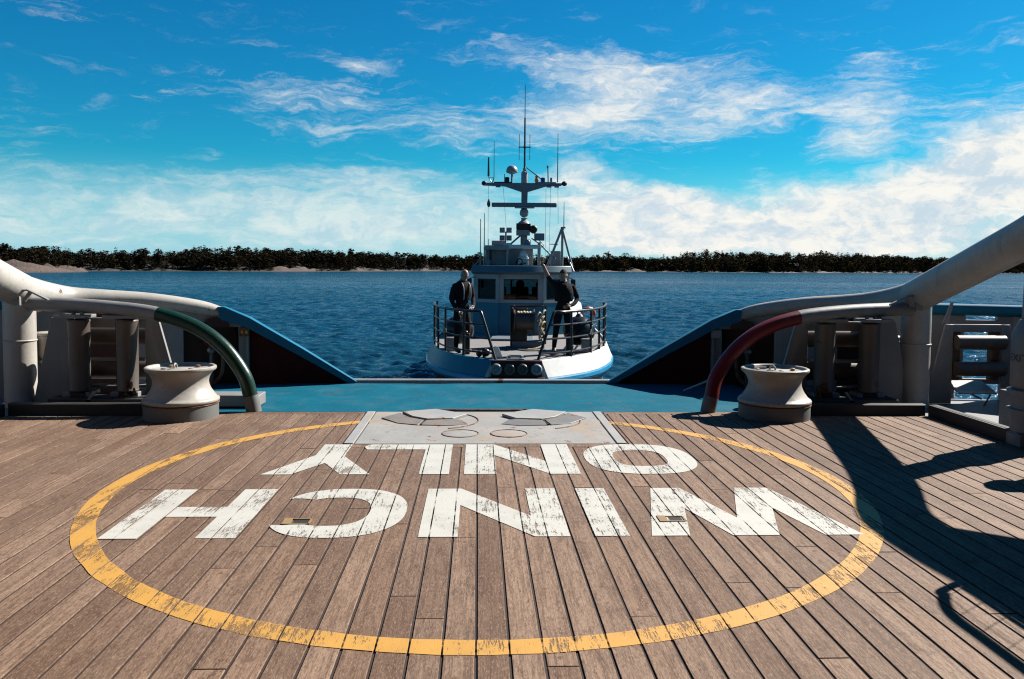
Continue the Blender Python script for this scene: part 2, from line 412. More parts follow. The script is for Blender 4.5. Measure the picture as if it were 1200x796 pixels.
# two lashing sockets let into the planks, with rusty yellow rims
for x, y, lab in ((-1.10, 5.05, 'square lashing socket with rusty rim inside the letter C'), (1.245, 5.065, 'square lashing socket with rusty rim inside the letter W')):
    mb = MB(); w, h, t = .072, .048, .016
    mb.box((x-w, y, .004), (.05, 2*h+.02, .010), mi=0); mb.box((x+w-.004, y, .004), (t*.7, 2*h, .009), mi=0)
    mb.box((x, y+h, .004), (2*w-.02, t*.7, .0085), mi=0); mb.box((x, y-h, .004), (2*w-.02, t*.7, .0085), mi=0)
    mb.box((x+.012, y, .0005), (2*w-.06, 2*h-.012, .006), mi=1)
    s = mb.build('lashing_socket', [M['brass'], M['darkgap']], deck); s['label'] = lab

# kerb bars round the planking
def kerb(sx):
    mb = MB()
    mb.box((sx*4.20, WING_END+.02, .04), (1.36, .03, .15)); mb.box((sx*3.515, (WING_END+DECK_END)/2+.03, .02), (.03, .24, .11))
    mb.box((sx*4.915, 1.05, .042), (.03, 15.2, .155))
    mb.box((sx*4.20, WING_END+.075, .112), (1.40, .08, .012)); mb.box((sx*4.965, 1.05, .116), (.07, 15.2, .012))
    o = mb.build('kerb', M['kerb'], bevel=.004)
    tag(o, 'dark grey steel kerb along the %s edge of the planked deck' % ('left' if sx < 0 else 'right'), 'kerb', kind='structure')
kerb(-1); kerb(1)

# bulwark plan line on the starboard side: x, y, top z  (mirrored for port)
BW = [(1.74,11.03,.03),(3.09,10.90,.80),(3.40,10.84,.92),(3.62,10.75,1.02),(3.92,10.58,1.08),(4.35,10.36,1.12),(4.78,10.22,1.12),(5.45,10.08,1.10),(6.60,9.92,1.08),(7.05,9.5,1.08),(7.3,8.8,1.08),(7.4,7.8,1.08),(7.45,5.5,1.08),(7.45,-6.5,1.10)]
# steel deck under and around the planking, and the hull below it
sd = MB()
out = [(x, y, -.035) for x, y, z in BW]+[(-x, y, -.035) for x, y, z in reversed(BW)]
sd.add(out, [tuple(range(len(out)))])
tag(sd.build('side_deck', M['sdeck'], smooth=0), 'grey steel deck outside the planking', 'deck', kind='structure')
hu = MB(); n = len(out); o1 = [(x*1.004, y+.05, -.06) for x, y, z in out]; o2 = [(x*.985, y-.25, SEA_Z-1) for x, y, z in out]
hu.add(o1+o2, [(i, (i+1) % n, n+(i+1) % n, n+i) for i in range(n)])
tag(hu.build('ship_hull', M['apron'], smooth=0), 'blue hull under the working deck', 'hull', kind='structure')

# blue steel apron between the planks and the stern edge
ap = MB()
xs = np.linspace(-3.5, 3.5, 29); ysr = [8.90, 9.3, 9.9, 10.5, 10.98]
vs = []
for j, y in enumerate(ysr):
    for x in xs:
        vs.append((x, y, -.022+.026*(y-8.9)/2.1+.003*sin(x*3.1+j*1.7)+.002*sin(x*9+j)))
nx_ = len(xs); fs = [(j*nx_+i, j*nx_+i+1, (j+1)*nx_+i+1, (j+1)*nx_+i) for j in range(len(ysr)-1) for i in range(nx_-1)]
ap.add(vs, fs)
tag(ap.build('stern_apron', M['apron'], smooth=60), 'wide blue painted steel plate between the planks and the stern edge', 'apron', kind='structure')
rl = MB()
rl.cyl((-1.70, 11.06, .012), (1.86, 11.06, .012), .046, 20)
rt = thing('stern_roller', 'long worn steel roller lying across the stern opening', 'roller', (0,11.06,0))
rl.build('roller_bar', paint('worn_blue_bar', (.36,.375,.385), .4, .6, .58), rt)
e = MB(); e.box((-1.74, 11.05, 0), (.06,.12,.12)); e.build('bearing', M['rustst'], rt, bevel=.01)
e = MB(); e.box((1.90, 11.05, 0), (.06,.12,.12)); e.build('bearing', M['rustst'], rt, bevel=.01)
gap = MB(); gap.box((.07, 8.885, -.02), (6.9, .05, .03)); tag(gap.build('deck_gap', M['darkgap'], smooth=0), None, None, kind='structure')
bb = MB(); bb.box((-.03, 8.905, .012), (1.05, .03, .025)); bb.cyl((.5,8.905,.012),(.55,8.9,.02),.014)
tag(bb.build('stop_bar', M['rustst'], bevel=.004), 'thin rusty stop bar at the aft edge of the grey towing plate', 'bar')

# ------------------------------------------------------------------ towing plate with retracted jaws
tp = thing('towing_plate', 'grey steel towing plate with hexagonal lids let into the deck', 'steel plate', (.08, 8.05, 0))
p = MB(); p.box((.08, 8.065, -.012), (2.34, 1.59, .03)); p.build('base_plate', M['plate'], tp, bevel=.002)
for x in (-1.145, 1.305):
    s = MB(); s.box((x, 8.065, -.006), (.085, 1.59, .03)); s.build('edge_strip', M['stripg'], tp, bevel=.004)
def lid(sx, cx):
    # raised octagonal lid plus two sloping side flaps below it (as seen from forward)
    def pr(poly, z0, z1, name, mat):
        b = MB(); n = len(poly)
        vs = [(cx+sx*x, y, .003) for x, y in poly]+[(cx+sx*x, y, z) for (x, y), z in zip(poly, z1)]
        b.add(vs, [tuple(range(n-1,-1,-1)), tuple(range(n,2*n))]+[(i,(i+1) % n,n+(i+1) % n,n+i) for i in range(n)])
        return b.build(name, mat, tp, bevel=.004)
    pr([(-.33,8.72),(.02,8.84),(.36,8.58),(.22,8.37),(-.04,8.33),(-.20,8.45)], 0, [.034,.040,.034,.028,.030,.034], 'jaw_lid', M['stripg'])
    pr([(-.52,8.46),(-.36,8.70),(-.225,8.44),(-.075,8.305),(-.12,8.10),(-.33,8.20)], 0, [.016,.02,.022,.022,.012,.010], 'jaw_flap', M['lid'])
    pr([(-.09,8.10),(-.045,8.295),(.215,8.345),(.30,8.33),(.38,8.16),(.20,8.075)], 0, [.012,.022,.024,.018,.008,.009], 'jaw_flap', M['lid'])
    b = MB(); b.torus((cx+sx*.02, 8.36, .004), .46, .008, n=40, m=6, arc=(-1.2, 1.0)); b.build('jaw_groove', M['rustst'], tp)
    b = MB()
    for a_, c_ in (((-.225,8.44),(-.075,8.305)),((-.075,8.305),(.25,8.345)),((-.09,8.10),(-.06,8.29)),((-.36,8.70),(-.225,8.44))):
        b.cyl((cx+sx*a_[0],a_[1],.006),(cx+sx*c_[0],c_[1],.006),.014,6)
    b.build('hinge_gap', M['darkgap'], tp)
lid(1, -.47); lid(-1, .62)
for x in (-.16, .30):
    b = MB(); b.lathe([(0,.006),(.155,.006),(.165,.004),(.165,.002)], (x, 7.70, 0), 40); b.build('pin_cover', M['plate'], tp)
    b = MB(); b.torus((x, 7.70, .004), .172, .0065, n=48, m=6); b.build('pin_ring', M['rustst'], tp)
# ------------------------------------------------------------------ capstans
def capstan(sx, label):
    t = thing('capstan', label, 'capstan', (-3.08 if sx < 0 else 3.18, 8.60, 0), R(20*sx), 'capstans on the working deck'); t.scale = (.96,.96,.98)
    b = MB(); b.lathe([(.385,-.03),(.385,.145),(.375,.155),(.33,.158)], n=56); b.build('base', M['capbase'], t, local=True)
    d = MB()
    d.lathe([(.30,.150),(.385,.160),(.396,.172),(.396,.192),(.386,.205),(.372,.210),(.352,.232),(.325,.268),(.302,.305),(.288,.345),(.284,.375),(.290,.410),(.304,.442),(.322,.468),(.344,.488),(.360,.500),(.368,.515),(.366,.532),(.352,.541),(.334,.540),(.322,.530),(.315,.512),(.24,.506),(.12,.508),(.10,.518),(0,.520)], n=64)
    d.build('drum', M['capst'], t, local=True, smooth=50)
    for k in range(4):
        a = 1.2+k*pi/2; b = MB(); b.lathe([(.026,.506),(.026,.530),(.018,.535),(0,.536)], (.20*cos(a), .20*sin(a), 0), 8)
        b.build('bolt', M['brass'] if k % 2 else M['rustst'], t, local=True)
    b = MB(); b.torus((0,0,.150), .389, .006, n=56, m=6); b.build('groove', M['rustst'], t, local=True)
    b = MB(); b.torus((-.05,-.02,.53), .035, .010, axis=(1,.3,.2), n=16); b.build('lifting_eye', M['stripg'], t, local=True)
    return t
capstan(-1, 'cream capstan beside the foot of the green hoop')
capstan(1, 'cream capstan beside the foot of the red hoop')

# ------------------------------------------------------------------ bent pipe hoops (green to port, red to starboard)
HOOP = [(2.42,8.93,-.02),(2.46,8.94,.16),(2.54,8.95,.40),(2.77,9.0,.69),(3.08,9.05,.90),(3.50,9.1,1.035),(4.05,9.2,1.095),(4.6,9.3,1.12),(5.05,9.4,1.125)]
def hoop(sx, col, cname):
    t = thing('guard_hoop', 'bent %s pipe hoop curving down to the deck behind the capstan' % cname, 'pipe hoop', (sx*2.44, 8.93, 0))
    P = [(sx*(x+(.12 if sx > 0 else 0)), y-(.05 if sx > 0 and z < .2 else 0), z) for x, y, z in HOOP]
    S_ = smooth_path(P, 8); k = 5*8
    b = MB(); b.tube(S_[8:k+1], .079, 20); b.build('painted_pipe', col, t)
    b = MB(); b.tube(S_[k:], .0795, 20); b.build('pale_pipe', M['greyw'], t)
    b = MB(); b.tube(S_[:9], .083, 20); b.build('foot', M['capbase'], t)
    # flat brace bar under the bend
    b = MB(); b.add(*brace(sx)); b.build('brace', M['greyw'], t, bevel=.003)
def brace(sx):
    o = .1 if sx > 0 else 0; a, c = Vector((sx*3.63+o,9.30,1.02)), Vector((sx*3.34+o,9.27,-.03)); w = Vector((sx*.055,0,0)); d = Vector((0,.006,0)); e = Vector((0,.05,0))
    vs = [a-w-d,a+w-d,c+w-d,c-w-d,a-w+d,a+w+d,c+w+d,c-w+d]
    f = [(0,1,2,3),(7,6,5,4),(0,4,5,1),(1,5,6,2),(2,6,7,3),(3,7,4,0)]
    vs += [a-w*1.0-d-e*.6, c-w*1.0-d-e*.6, c-w*1.12-d, a-w*1.12-d, a-w*.9-d-e*.6, c-w*.9-d-e*.6]
    f += [(8,9,10,11),(8,12,13,9),(12,0,3,13)]
    return vs, f
hoop(-1, M['green'], 'green'); hoop(1, M['red'], 'red')

# ------------------------------------------------------------------ boundary rails: big sloping pipe on posts
PIPE = [(5.12,9.75,1.17),(5.15,9.45,1.27),(5.16,8.8,1.485),(5.16,8.1,1.715),(5.16,7.45,1.93),(5.15,7.0,2.11),(5.13,6.5,2.35),(5.12,5.9,2.37),(5.12,5.0,2.32),(5.12,2.0,2.30),(5.12,-3.0,2.30)]
def boundary_rail(sx):
    t = thing('boundary_rail', 'heavy pale pipe rail sloping up from the %s on round posts' % ('green hoop' if sx < 0 else 'red hoop'), 'pipe rail', (sx*5.17, 9.45, 0))
    b = MB(); b.tube([(sx*x, y, z) for x, y, z in PIPE], [.17]+[.19]*10, 32, smooth=5); b.build('sloping_pipe', M['cream'], t, smooth=50)
    tail = [(5.15,9.42,1.275),(5.05,9.75,1.215),(4.86,10.05,1.17),(4.55,10.27,1.15),(4.2,10.44,1.125),(3.85,10.62,1.07),(3.60,10.76,1.01),(3.44,10.83,.945)]
    b = MB(); b.tube([(sx*x+(.07 if y > 10.2 else 0), y, z) for x, y, z in tail], [.185,.155,.125,.105,.095,.09,.087,.086], 24, smooth=5); b.build('tail_pipe', M['cream'], t, smooth=50)
    b = MB(); b.cyl((sx*5.17, 9.45, -.035), (sx*5.17, 9.45, 1.22), .166, 32); b.build('post', M['cream'], t)
    b = MB(); b.torus((sx*5.17, 9.45, .71), .166, .010, n=32); b.build('weld_ring', M['cream'], t)
    # bent flat bar that keeps ropes off the joint
    b = MB(); g = Vector((0,0,0))
    b.box((sx*5.02, 9.19, 1.285), (.20,.05,.018)); b.box((sx*4.815, 9.17, 1.235), (.25,.05,.018), (0, -sx*R(26), 0))
    b.box((sx*4.93, 9.18, 1.22), (.035,.04,.13), (0, -sx*R(35), 0)); b.box((sx*5.06, 9.2, 1.19), (.08,.04,.15))
    b.build('rope_bracket', M['greyw'], t, bevel=.004)
    # second post further forward (outside the picture to port)
    b = MB(); b.cyl((sx*5.10, 7.23, .62), (sx*5.14, 7.23, 1.95), .150, 28)
    b.build('post', M['greyw'], t)
    b = MB(); b.lathe([(.225,-.03),(.225,.10),(.20,.12),(.20,.28),(.235,.285),(.235,.325),(.20,.33),(.20,.45),(.235,.455),(.235,.50),(.19,.51),(.212,.54),(.214,1.00),(.20,1.04),(.152,1.14)], (sx*5.10, 7.23, 0), 36)
    b.build('post_base', M['greyw'], t)
    for y in (4.6, 1.5):
        b = MB(); b.cyl((sx*5.12, y, -.03), (sx*5.12, y, 2.25), .12, 20); b.build('post', M['greyw'], t)
    if sx > 0:
        # screen plate hung under the raised part of the rail
        b = MB(); b.prism([(6.25,2.2),(5.66,1.76),(5.0,1.62),(4.75,1.05),(-3,1.05),(-3,2.3),(5.5,2.34),(6.1,2.35)], (5.12,0,0), (0,1,0), (0,0,1), .03); b.build('screen_plate', M['greyw'], t)
        for txt, z, s, rr_, fa in (('.6', 1.585, .075, .1535, 200), ('EXIT', .80, .072, .2175, 189)):
            letter_on_post(txt, (5.10+.02*(z>1), 7.23, z), rr_, s, t, R(fa))
    return t
def letter_on_post(txt, c, r, size, parent, face):
    """raised vinyl lettering wrapped round a post; `face` is where its middle points"""
    cu = bpy.data.curves.new('lettering', 'FONT'); cu.body = txt; cu.size = size*1.3; cu.align_x = 'CENTER'; cu.extrude = 0; cu.space_character = 1.08
    cu.offset = .0
    ob = bpy.data.objects.new('tmp', cu); COL.objects.link(ob)
    dg = bpy.context.evaluated_depsgraph_get(); me = bpy.data.meshes.new_from_object(ob.evaluated_get(dg))
    bm = bmesh.new(); bm.from_mesh(me); bmesh.ops.triangulate(bm, faces=bm.faces); bmesh.ops.subdivide_edges(bm, edges=bm.edges, cuts=1)
    vs = [v.co.copy() for v in bm.verts]; bm.verts.index_update(); fs = [tuple(v.index for v in f.verts) for f in bm.faces]; bm.free()
    bpy.data.objects.remove(ob); bpy.data.curves.remove(cu)
    mb = MB(); rr = r+.0025; out_ = []
    a0 = math.atan2(-c[1], -c[0]) if face is None else face
    for v in vs:
        a = a0 + v.x/r
        out_.append((c[0]+rr*cos(a), c[1]+rr*sin(a), c[2]+v.y-size*.45))
    mb.add(out_, fs); mb.build('lettering', M['textblk'], parent, smooth=0)
boundary_rail(-1); boundary_rail(1)

# ------------------------------------------------------------------ roller fairleads
def fairlead(sx):
    t = thing('roller_fairlead', 'grey fairlead frame with upright and level rollers behind the %s capstan' % ('left' if sx < 0 else 'right'), 'fairlead', (sx*4.2, 9.4, 0))
    X = lambda a: sx*a+(.12 if sx > 0 else -.02)
    def plate(name, poly, y, th, mat=M['greyw']):
        b = MB(); b.prism([(X(x), z) for x, z in poly], (0,y,0), (1,0,0), (0,0,1), th); return b.build(name, mat, t, bevel=.004)
    plate('cheek', [(5.00,-.03),(4.78,.97),(4.52,.97),(4.52,-.03)], 9.42, .035)
    plate('cheek', [(3.74,-.03),(3.74,.97),(3.66,.97),(3.50,.55),(3.42,-.03)], 9.42, .035)
    plate('head_plate', [(4.52,.86),(4.52,.97),(3.74,.97),(3.74,.86)], 9.44, .05)
    b = MB(); b.box((X(4.13), 9.22, .04), (1.02,.42,.15)); b.build('plinth', M['kerb'], t, bevel=.008)
    for x in (4.39, 3.865):
        b = MB(); b.box((X(x+.05), 9.25, 1.0), (.34,.28,.035)); b.build('top_cap', M['greyw'], t, bevel=.006)
        for dx in (-.05, .06):
            n = MB(); n.lathe([(.024,0),(.024,.022),(.012,.03),(0,.03)], (X(x+dx), 9.22+dx*.3, 1.017), 6); n.build('nut', M['stripg'], t)
        r = MB(); r.lathe([(.05,.165),(.112,.17),(.118,.185),(.112,.20),(.112,.93),(.118,.95),(.112,.965),(.05,.97)], (X(x), 9.23, 0), 32); r.build('roller', M['roller'], t)
        b = MB(); b.box((X(x+.02), 9.30, .13), (.30,.26,.07)); b.build('bottom_block', M['greyw'], t, bevel=.005)
        b = MB(); b.box((X(x+.135), 9.33, .56), (.03,.10,.80)); b.build('side_guard', M['darkgap'], t)
        b = MB(); b.box((X(x), 9.24, .10), (.17,.16,.13)); b.build('foot_block', M['darkred'], t, bevel=.01)
    for z in (.765, .365):
        r = MB(); r.cyl((X(4.55), 9.62, z), (X(3.70), 9.62, z), .115, 28); r.build('roller', M['roller'], t)
    b = MB(); b.cyl((X(4.5),9.40,.505),(X(3.75),9.40,.505),.022,12); b.build('cross_bar', M['greyw'], t)
    b = MB(); b.box((X(4.12),9.45,.20),(.78,.16,.02)); b.build('ledge', M['greyw'], t, bevel=.003)
    b = MB(); b.prism([(4.33,-.03),(4.20,-.03),(4.20,.12),(4.13,.2),(4.17,.2)], (0,9.02,0), (sx,0,0), (0,0,1), .02); b.build('stiffener', M['greyw'], t)
    # a shackle bundle hanging beside the inner roller
    b = MB(); rng = random.Random(3)
    for k in range(5):
        b.torus((X(3.80)+rng.uniform(-.05,.05), 9.12+rng.uniform(-.02,.02), .11+.035*k), .034, .010, axis=(rng.random(),rng.random(),rng.random()-.5), n=14, m=6)
    b.build('shackle', M['rustst'], t)
    return t
fairlead(-1); fairlead(1)

# ------------------------------------------------------------------ tank vents behind the posts
def vent(sx):
    t = thing('tank_vent', 'squat pale tank vent standing behind the %s round post' % ('left' if sx < 0 else 'right'), 'vent', (sx*4.99, 9.72, -.03))
    b = MB(); b.lathe([(.085,-.03),(.075,.2),(.095,.40),(.125,.44)], (sx*4.99,9.72,0), 24); b.build('pipe', M['greyw'], t)
    b = MB(); b.lathe([(.135,.43),(.135,.46),(.105,.47),(.13,.50),(.138,.52),(.138,.72),(.130,.74),(.138,.745),(.138,.775),(.12,.785),(0,.79)], (sx*4.99,9.72,0), 28); b.build('cap', M['cream'], t)
    b = MB(); b.box((sx*4.955,9.584,.58),(.05,.012,.06)); b.build('sticker', M['yellow'], t)
vent(-1); vent(1)

# ------------------------------------------------------------------ bulwarks
def flat_bar(mb, P, wh):
    vs = []; n = len(P)
    for i, p in enumerate(P):
        T = (P[min(i+1,n-1)]-P[max(i-1,0)]).normalized(); s = Vector((T.y,-T.x,0)).normalized(); u = s.cross(T).normalized()
        if u.z < 0: u = -u
        w, h = wh[i]; vs += [p+s*w*.62-u*h, p-s*w*.62-u*h, p-s*w*.62+u*h, p+s*w*.62+u*h]
    fs = [(4*i+k, 4*i+(k+1) % 4, 4*i+4+(k+1) % 4, 4*i+4+k) for i in range(n-1) for k in range(4)]+[(3,2,1,0), (4*n-4,4*n-3,4*n-2,4*n-1)]
    mb.add(vs, fs)
def bulwark(sx):
    t = thing('bulwark', '%s stern bulwark with blue top rail and dark maroon inner side' % ('left' if sx < 0 else 'right'), 'bulwark', (sx*1.74, 11.03, 0))
    OX = .07; P = [Vector((sx*x+OX, y, z)) for x, y, z in BW]
    def wall(name, pts, zlo, mat, th=.07, inset=.0):
        b = MB()
        for (p, q) in zip(pts[:-1], pts[1:]):
            d = (q-p); d.z = 0; nrm = Vector((-d.y, d.x, 0)).normalized()*th
            if nrm.y < 0 and abs(nrm.y) > .2: nrm = -nrm
            elif abs(nrm.y) <= .2 and nrm.x*sx < 0: nrm = -nrm
            z0a, z0b = (zlo, zlo) if isinstance(zlo, (int, float)) else zlo
            a0 = Vector((p.x,p.y,min(z0a,p.z-.01))); b0 = Vector((q.x,q.y,min(z0b,q.z-.01)))
            vs = [a0,b0,q,p,a0+nrm,b0+nrm,q+nrm,p+nrm]
            b.add(vs, [(0,1,2,3),(7,6,5,4),(0,4,5,1),(3,2,6,7),(0,3,7,4),(1,5,6,2)])
        return b.build(name, mat, t)
    def along(i, j, f): return P[i].lerp(P[j], f)
    wall('dark_panel', [P[0], P[1]], -.05, M['maroon'])
    wall('pale_panel', [P[1]+Vector((0,0,0)), Vector((P[1].x+sx*.12,P[1].y-.025,P[1].z+.05))], -.05, M['greyw'])
    f = MB(); f.box((P[1].x+sx*.0, P[1].y-.03, .38), (.035,.06,.84)); f.build('frame_bar', M['greyw'], t, bevel=.004)
    # niche with rounded head, between x 3.23 and 3.86
    na = Vector((sx*3.21+OX, 10.872, .86)); nb = Vector((sx*3.84+OX, 10.63, 1.05))
    wall('pale_panel', [Vector((na.x,na.y,.80)), Vector((nb.x,nb.y,1.045))], (.76,.80), M['greyw'])
    niche = MB(); dpt = Vector((sx*.12,.32,0)); z0, z1 = -.05, .80
    a, c = Vector((na.x,na.y,z0)), Vector((nb.x,nb.y,z0)); up = Vector((0,0,z1-z0))
    niche.add([a,c,c+up,a+up,a+dpt,c+dpt,c+dpt+up,a+dpt+up], [(4,5,6,7),(0,4,7,3),(1,2,6,5),(3,7,6,2),(0,1,5,4)])
    niche.build('niche', M['darkred'], t, smooth=0)
    arch = MB(); mid = na.lerp(nb, .42)
    arch.prism([(.17*cos(k*pi/16), .12*sin(k*pi/16)) for k in range(17)], (mid.x-sx*.02, mid.y-.05, .775), (sx*.93,-.36,0), (0,0,1), .03); arch.build('niche_head', M['darkred'], t)
    wall('pale_panel', [nb, P[4], P[5], along(5,6,.45)], -.05, M['greyw'])
    wall('dark_panel', [along(5,6,.45), P[6], along(6,7,.4)], -.05, M['darkred'])
    # outboard part with openings behind the side fairlead
    A, B = along(6,7,.4), P[8]
    d = B-A
    def seg(f0, f1, z0, z1, name='outer_panel'):
        p, q = A+d*f0, A+d*f1; p.z = q.z = z1; wall(name, [p, q], z0, M['greyw'])
    seg(0, .53, -.05, 1.08); seg(.53, .92, .88, .96); seg(.53, .63, .22, .88); seg(.89, .92, .22, .88); seg(.53, .57, -.05, .16); seg(.53,.92,.16,.22); seg(.92, 1, -.05, 1.08); seg(.53,.64,.96,1.08); seg(.88,.92,.96,1.08)
    wall('outer_panel', P[8:], -.05, M['greyw'])
    # top rails
    b = MB(); flat_bar(b, [P[0]+Vector((-sx*.03,-.01,-.03)), P[0].lerp(P[1],.5)+Vector((0,-.01,.02)), P[1]+Vector((0,-.01,.03)), P[2]+Vector((0,-.01,.03)), along(2,3,.14)+Vector((0,0,.01))], [(.10,.035),(.13,.05),(.16,.065),(.165,.085),(.165,.088)]); b.build('blue_rail', M['blue'], t, bevel=.022, segs=3)
    b = MB(); b.tube([along(5,6,.5)]+P[6:], .075, 14); b.build('outer_rail', M['blue'], t, smooth=50)
    # small sign box with two coloured marks, and a valve inside the niche
    c = P[1].lerp(na, .5); s = MB(); s.box((c.x-sx*.03, c.y-.06, .70), (.13,.03,.11), (0,0,0)); s.build('sign_box', M['boatgrey'] if sx > 0 else M['rustst'], t, bevel=.005)
    for k, mm in enumerate(('orange','yellow')):
        s = MB(); s.box((c.x-sx*.03+(k-.5)*.055, c.y-.078, .70), (.032,.006,.04)); s.build('sign_mark', M[mm] if sx < 0 else M['alu'], t)
    return t, na, nb
for sx in (-1, 1):
    t, na, nb = bulwark(sx)
    mid = na.lerp(nb, .55); x, y = mid.x, mid.y+.10
    v = thing('fire_hydrant', 'grey hydrant valve with short hose in the %s bulwark niche' % ('left' if sx < 0 else 'right'), 'hydrant', (x, y, -.03))
    b = MB(); b.tube([(x,y,-.03),(x,y,.40),(x-sx*.02,y-.02,.50),(x-sx*.10,y-.06,.54)], .028, 12, smooth=3); b.build('pipe', M['capbase'], v)
    b = MB(); b.ball((x,y,.46), .055, 14); b.cyl((x,y-.02,.46),(x,y-.10,.47),.022); b.build('valve_body', M['alu'], v)
    b = MB(); b.torus((x,y-.10,.58), .055, .009, axis=(.2,1,.1), n=20); b.cyl((x,y-.10,.525),(x,y-.10,.635),.006); b.cyl((x-.055,y-.10,.58),(x+.055,y-.10,.58),.006); b.build('handwheel', M['red'], v)
    b = MB(); b.tube([(x-sx*.10,y-.06,.54),(x-sx*.17,y-.08,.40),(x-sx*.16,y-.1,.15),(x-sx*.05,y-.12,.02)], .026, 10, smooth=4); b.build('hose', M['rustst'], v)
    b = MB(); b.cyl((sx*2.62,10.25,.02),(sx*3.0,9.95,.26),.016,8) if sx > 0 else b.box((sx*2.75,9.35,.06),(.62,.30,.13)); 
    if sx > 0: tag(b.build('stay_rod', M['alu']), 'thin bare steel rod leaning by the right capstan', 'rod')
    else:
        tag(b.build('steel_locker', M['greyw'], bevel=.01), 'low pale steel box on the blue plate behind the green hoop', 'box')

# ------------------------------------------------------------------ side fairlead in the right hand bulwark
for sx in (1,):
    t = thing('side_fairlead', 'grey side fairlead with two level rollers beside the exit post', 'fairlead', (sx*5.85, 9.55, 0))
    X = lambda a: sx*a
    b = MB(); b.prism([(5.40,-.03),(5.62,.93),(5.72,.93),(5.72,-.03)], (0,9.62,0), (sx,0,0), (0,0,1), .03); b.build('cheek', M['greyw'], t, bevel=.004)
    b = MB(); b.prism([(6.33,-.03),(6.33,.93),(6.42,.93),(6.60,-.03)], (0,9.62,0), (sx,0,0), (0,0,1), .03); b.build('cheek', M['greyw'], t, bevel=.004)
    b = MB(); b.prism([(5.68,.93),(5.74,1.20),(5.71,1.20),(5.61,.93)], (0,9.66,0), (sx,0,0), (0,0,1), .02); b.build('fin', M['greyw'], t)
    b = MB(); b.box((X(6.02),9.65,.885),(.62,.06,.09)); b.build('head_plate', M['greyw'], t, bevel=.004)
    for x in (5.78, 6.27):
        b = MB(); b.box((X(x),9.68,.55),(.10,.10,.6)); b.build('block', M['rustst'], t, bevel=.006)
    for z in (.72, .40):
        r = MB(); r.cyl((X(5.73),9.56,z),(X(6.32),9.56,z),.088,26); r.build('roller', M['roller'], t)
    b = MB(); b.box((X(5.96),9.62,.17),(.46,.34,.02),(R(18),0,0)); b.build('ledge', M['cream'], t, bevel=.003)
    b = MB(); b.cyl((5.86,9.5,.13),(6.00,9.45,.05),.010,8); b.cyl((6.16,9.5,.14),(6.0,9.4,-.02),.010,8); b.build('stay', M['rustst'], t)
b = MB(); b.box((5.42,8.0,.17),(.20,.18,.42)); b.box((5.55,7.95,.30),(.16,.16,.03)); b.box((5.55,7.95,.12),(.16,.16,.03))
tag(b.build('hinge_bracket', M['greyw'], bevel=.006), 'stubby grey hinge bracket beside the exit post', 'bracket')

# ------------------------------------------------------------------ what stands outside the picture and throws shade into it
t = thing('mesh_railing', 'dark tube railing with netting standing on the planks by the right pipe rail', 'railing', (3.6, 4.0, 0))
b = MB(); b.tube([(3.60,4.66,0),(3.60,4.66,1.12),(3.60,4.60,1.27),(3.60,4.44,1.355),(3.60,4.2,1.36),(3.60,3.9,1.36),(3.60,3.4,1.36),(3.60,2.4,1.36),(3.60,.8,1.36),(3.60,-1,1.36)], .027, 12, smooth=5); b.build('tube_frame', M['railblk'], t)
b = MB(); b.cyl((3.60,4.62,1.12),(3.60,-1,1.12),.010,6); b.build('inner_bar', M['railblk'], t)
b = MB()
for k in range(34):
    y = 4.60-.17*k
    b.tube([(3.60,y,.5),(3.60,y-.03,.8),(3.60,y+.02,1.05),(3.60,y-.02,1.33)], .0028, 5)
for z in (.6,.75,.9,1.03,1.15,1.26): b.tube([(3.60,4.64-.3*k,z+.02*sin(k*2.1+z*9)) for k in range(19)], .0028, 5)
b.build('netting', M['rope'], t)
for y in (2.2,-.6):
    b = MB(); b.cyl((3.60,y,0),(3.60,y,1.35),.025,10); b.build('leg', M['railblk'], t)
t = thing('ship_house', 'grey ship deckhouse with added sky-blocking slab and side walls, forward of the working deck', 'deckhouse', (0,-5.9,0))
b = MB(); b.box((0,.75,6.6),(14.4,7.9,.25)); b.build('overhead_sky_block', M['house'], t)  # added unseen slab overhead, keeps skylight off the deck to deepen shade
for sx in (-1,1):
    b = MB(); b.box((sx*7.1,.1,3.2),(.2,6.6,6.5)); b.build('side_sky_block', M['house'], t)  # added unseen walls that cut skylight from the sides
b = MB(); b.box((0,-5.9,6.0),(14.4,5.4,12.0)); b.build('house_wall', M['house'], t)
for x in (-4.5,-1.5,1.5,4.5):
    b = MB(); b.box((x,-3.18,8.6),(1.6,.06,1.0)); b.build('window', M['dark'], t)

t = thing('mushroom_vent', 'grey mushroom vent on the planks inside the right kerb', 'vent', (4.62,6.22,0))
b = MB(); b.lathe([(.07,0),(.055,.04),(.055,.62)], (4.62,6.22,0), 20); b.build('pipe', M['greyw'], t)
b = MB(); b.lathe([(.10,.60),(.15,.62),(.15,.70),(.11,.76),(0,.78)], (4.62,6.22,0), 24); b.build('cap', M['greyw'], t)
